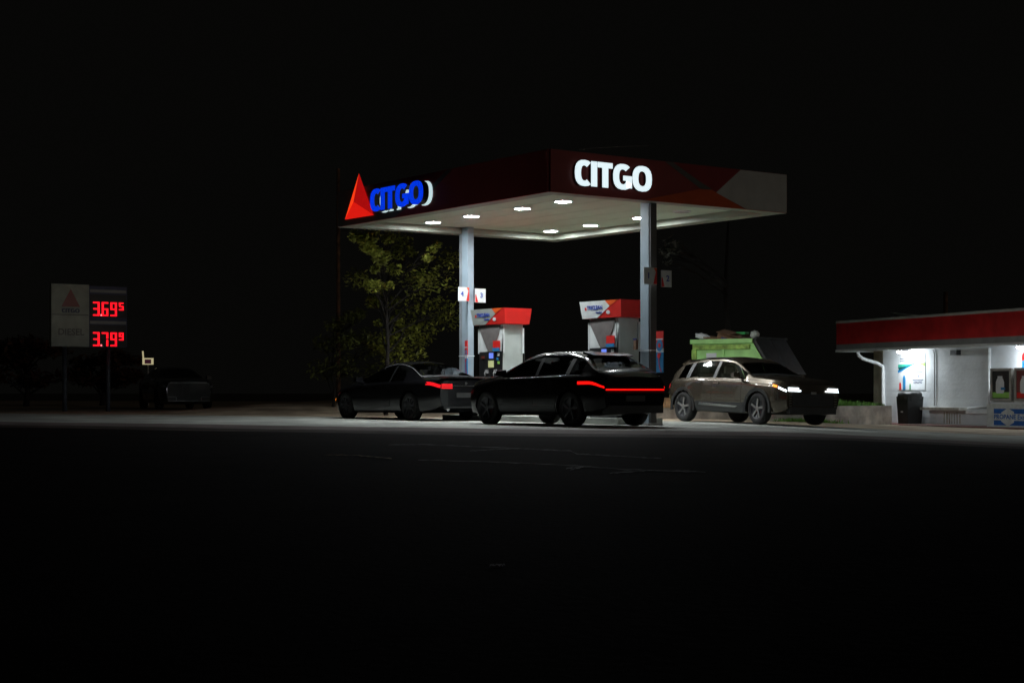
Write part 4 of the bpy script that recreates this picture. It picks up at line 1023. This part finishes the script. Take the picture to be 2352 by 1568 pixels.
for sd in (-1, 1):
    C.patch('tail_light', tail_bar, mc, -2.245, -1.60, 4.74, 4.95, sd, .012, nx=8, ni=2)  # wrap drawn long along the side to stand for the red light streak
    C.patch('roof_rail', black_p, mc, -1.35, .1, 9.3, 9.55, sd, .03)
    C.patch('window_trim', chrome, mc, -1.6, .9, 6.9, 7.02, sd, .010, nx=14, ni=1)
    C.patch('sill_cladding', black_p, mc, -.9, .9, 1.6, 3.2, sd, .010)
MB().box(-2.275, -2.251, -.745, .745, .71, .74).build('tail_light_bar', tail_bar, mc)
MB().box(-2.275, -2.251, -.745, .745, .66, .695).build('tail_light_bar', tail_d, mc)
MB().box(-2.268, -2.251, -.25, .25, .50, .61).build('number_plate', MATS['plate_dim'], mc)
MB().box(-2.30, -2.1, -.7, .7, .27, .42).build('rear_bumper', black_p, mc)
MB().add([(-1.62, -.5, 1.37), (-1.36, -.56, 1.42), (-1.36, .56, 1.42), (-1.62, .5, 1.37), (-1.66, -.5, 1.395), (-1.36, -.56, 1.465), (-1.36, .56, 1.465), (-1.66, .5, 1.395)],
         [(3, 2, 1, 0), (4, 5, 6, 7), (0, 1, 5, 4), (1, 2, 6, 5), (2, 3, 7, 6), (3, 0, 4, 7)]).build('roof_spoiler', drk_car, mc)

# --- unlit sedan at the far left
SPE = dict(open=((-1.18, .82), (.28, .94), (-1.58, -1.0)), H=1.45, rear=-2.35, front=2.3, wr=.335, axles=(-1.42, 1.42), w0=.91, roofw=.56,
           top=[(2.3, .90), (2.22, .98), (1.7, 1.04), (1.0, 1.08), (.2, 1.40), (-.3, 1.445), (-.9, 1.42), (-1.6, 1.12), (-1.8, 1.06), (-2.28, 1.03), (-2.35, .92)],
           belt=[(2.3, .82), (2.0, .90), (1.0, .96), (-1.0, .98), (-2.2, .98), (-2.35, .86)],
           w=[(2.3, .70), (2.15, .82), (1.8, .89), (1.3, .91), (0, .89), (-1.4, .91), (-1.9, .88), (-2.25, .80), (-2.35, .72)],
           zb=[(2.3, .28), (1.9, .18), (-1.8, .2), (-2.35, .36)])
fx, fy = -11.45, 54.5
fs = thing('dark_sedan', 'unlit dark sedan parked nose-out beyond the price sign', 'car', (fx, fy, gz(fx, fy)), math.atan2(-.92, .39))
C = Car(SPE); C.body(nvy_car, fs)
common(C, fs, nvy_car, [(-.35, .82, 0, 0), (-1.2, -.42, 0, 0)], (.94, .28), (-1.0, -1.6), [(-.95, -.4, -.15), (-.36, .85, 0)], .70)
wheels(SPE, fs, rim_dk, 5)
for sd in (-1, 1):
    C.patch('headlight', head_o, fs, 2.02, 2.295, 4.9, 5.6, sd, .010, nx=5, ni=2)
    MB().box(2.3065, 2.322, min(sd * .03, sd * .22), max(sd * .03, sd * .22), .52, .84).build('kidney_grille', black_p, fs)
    q = MB(); q.box(2.3065, 2.325, min(sd * .42, sd * .68), max(sd * .42, sd * .68), .42, .435).box(2.3065, 2.325, min(sd * .40, sd * .415), max(sd * .40, sd * .415), .30, .42); q.build('intake_trim', trim_grey, fs)
MB().box(2.3005, 2.306, -.69, .69, .31, .865).build('front_intake', black_p, fs)
MB().box(2.301, 2.33, -.68, .68, .285, .30).build('splitter', trim_grey, fs)
MB().box(2.301, 2.32, -.6, .6, .872, .895).build('bonnet_glint', trim_grey, fs)  # pale strip painting the lit line along the bonnet's edge
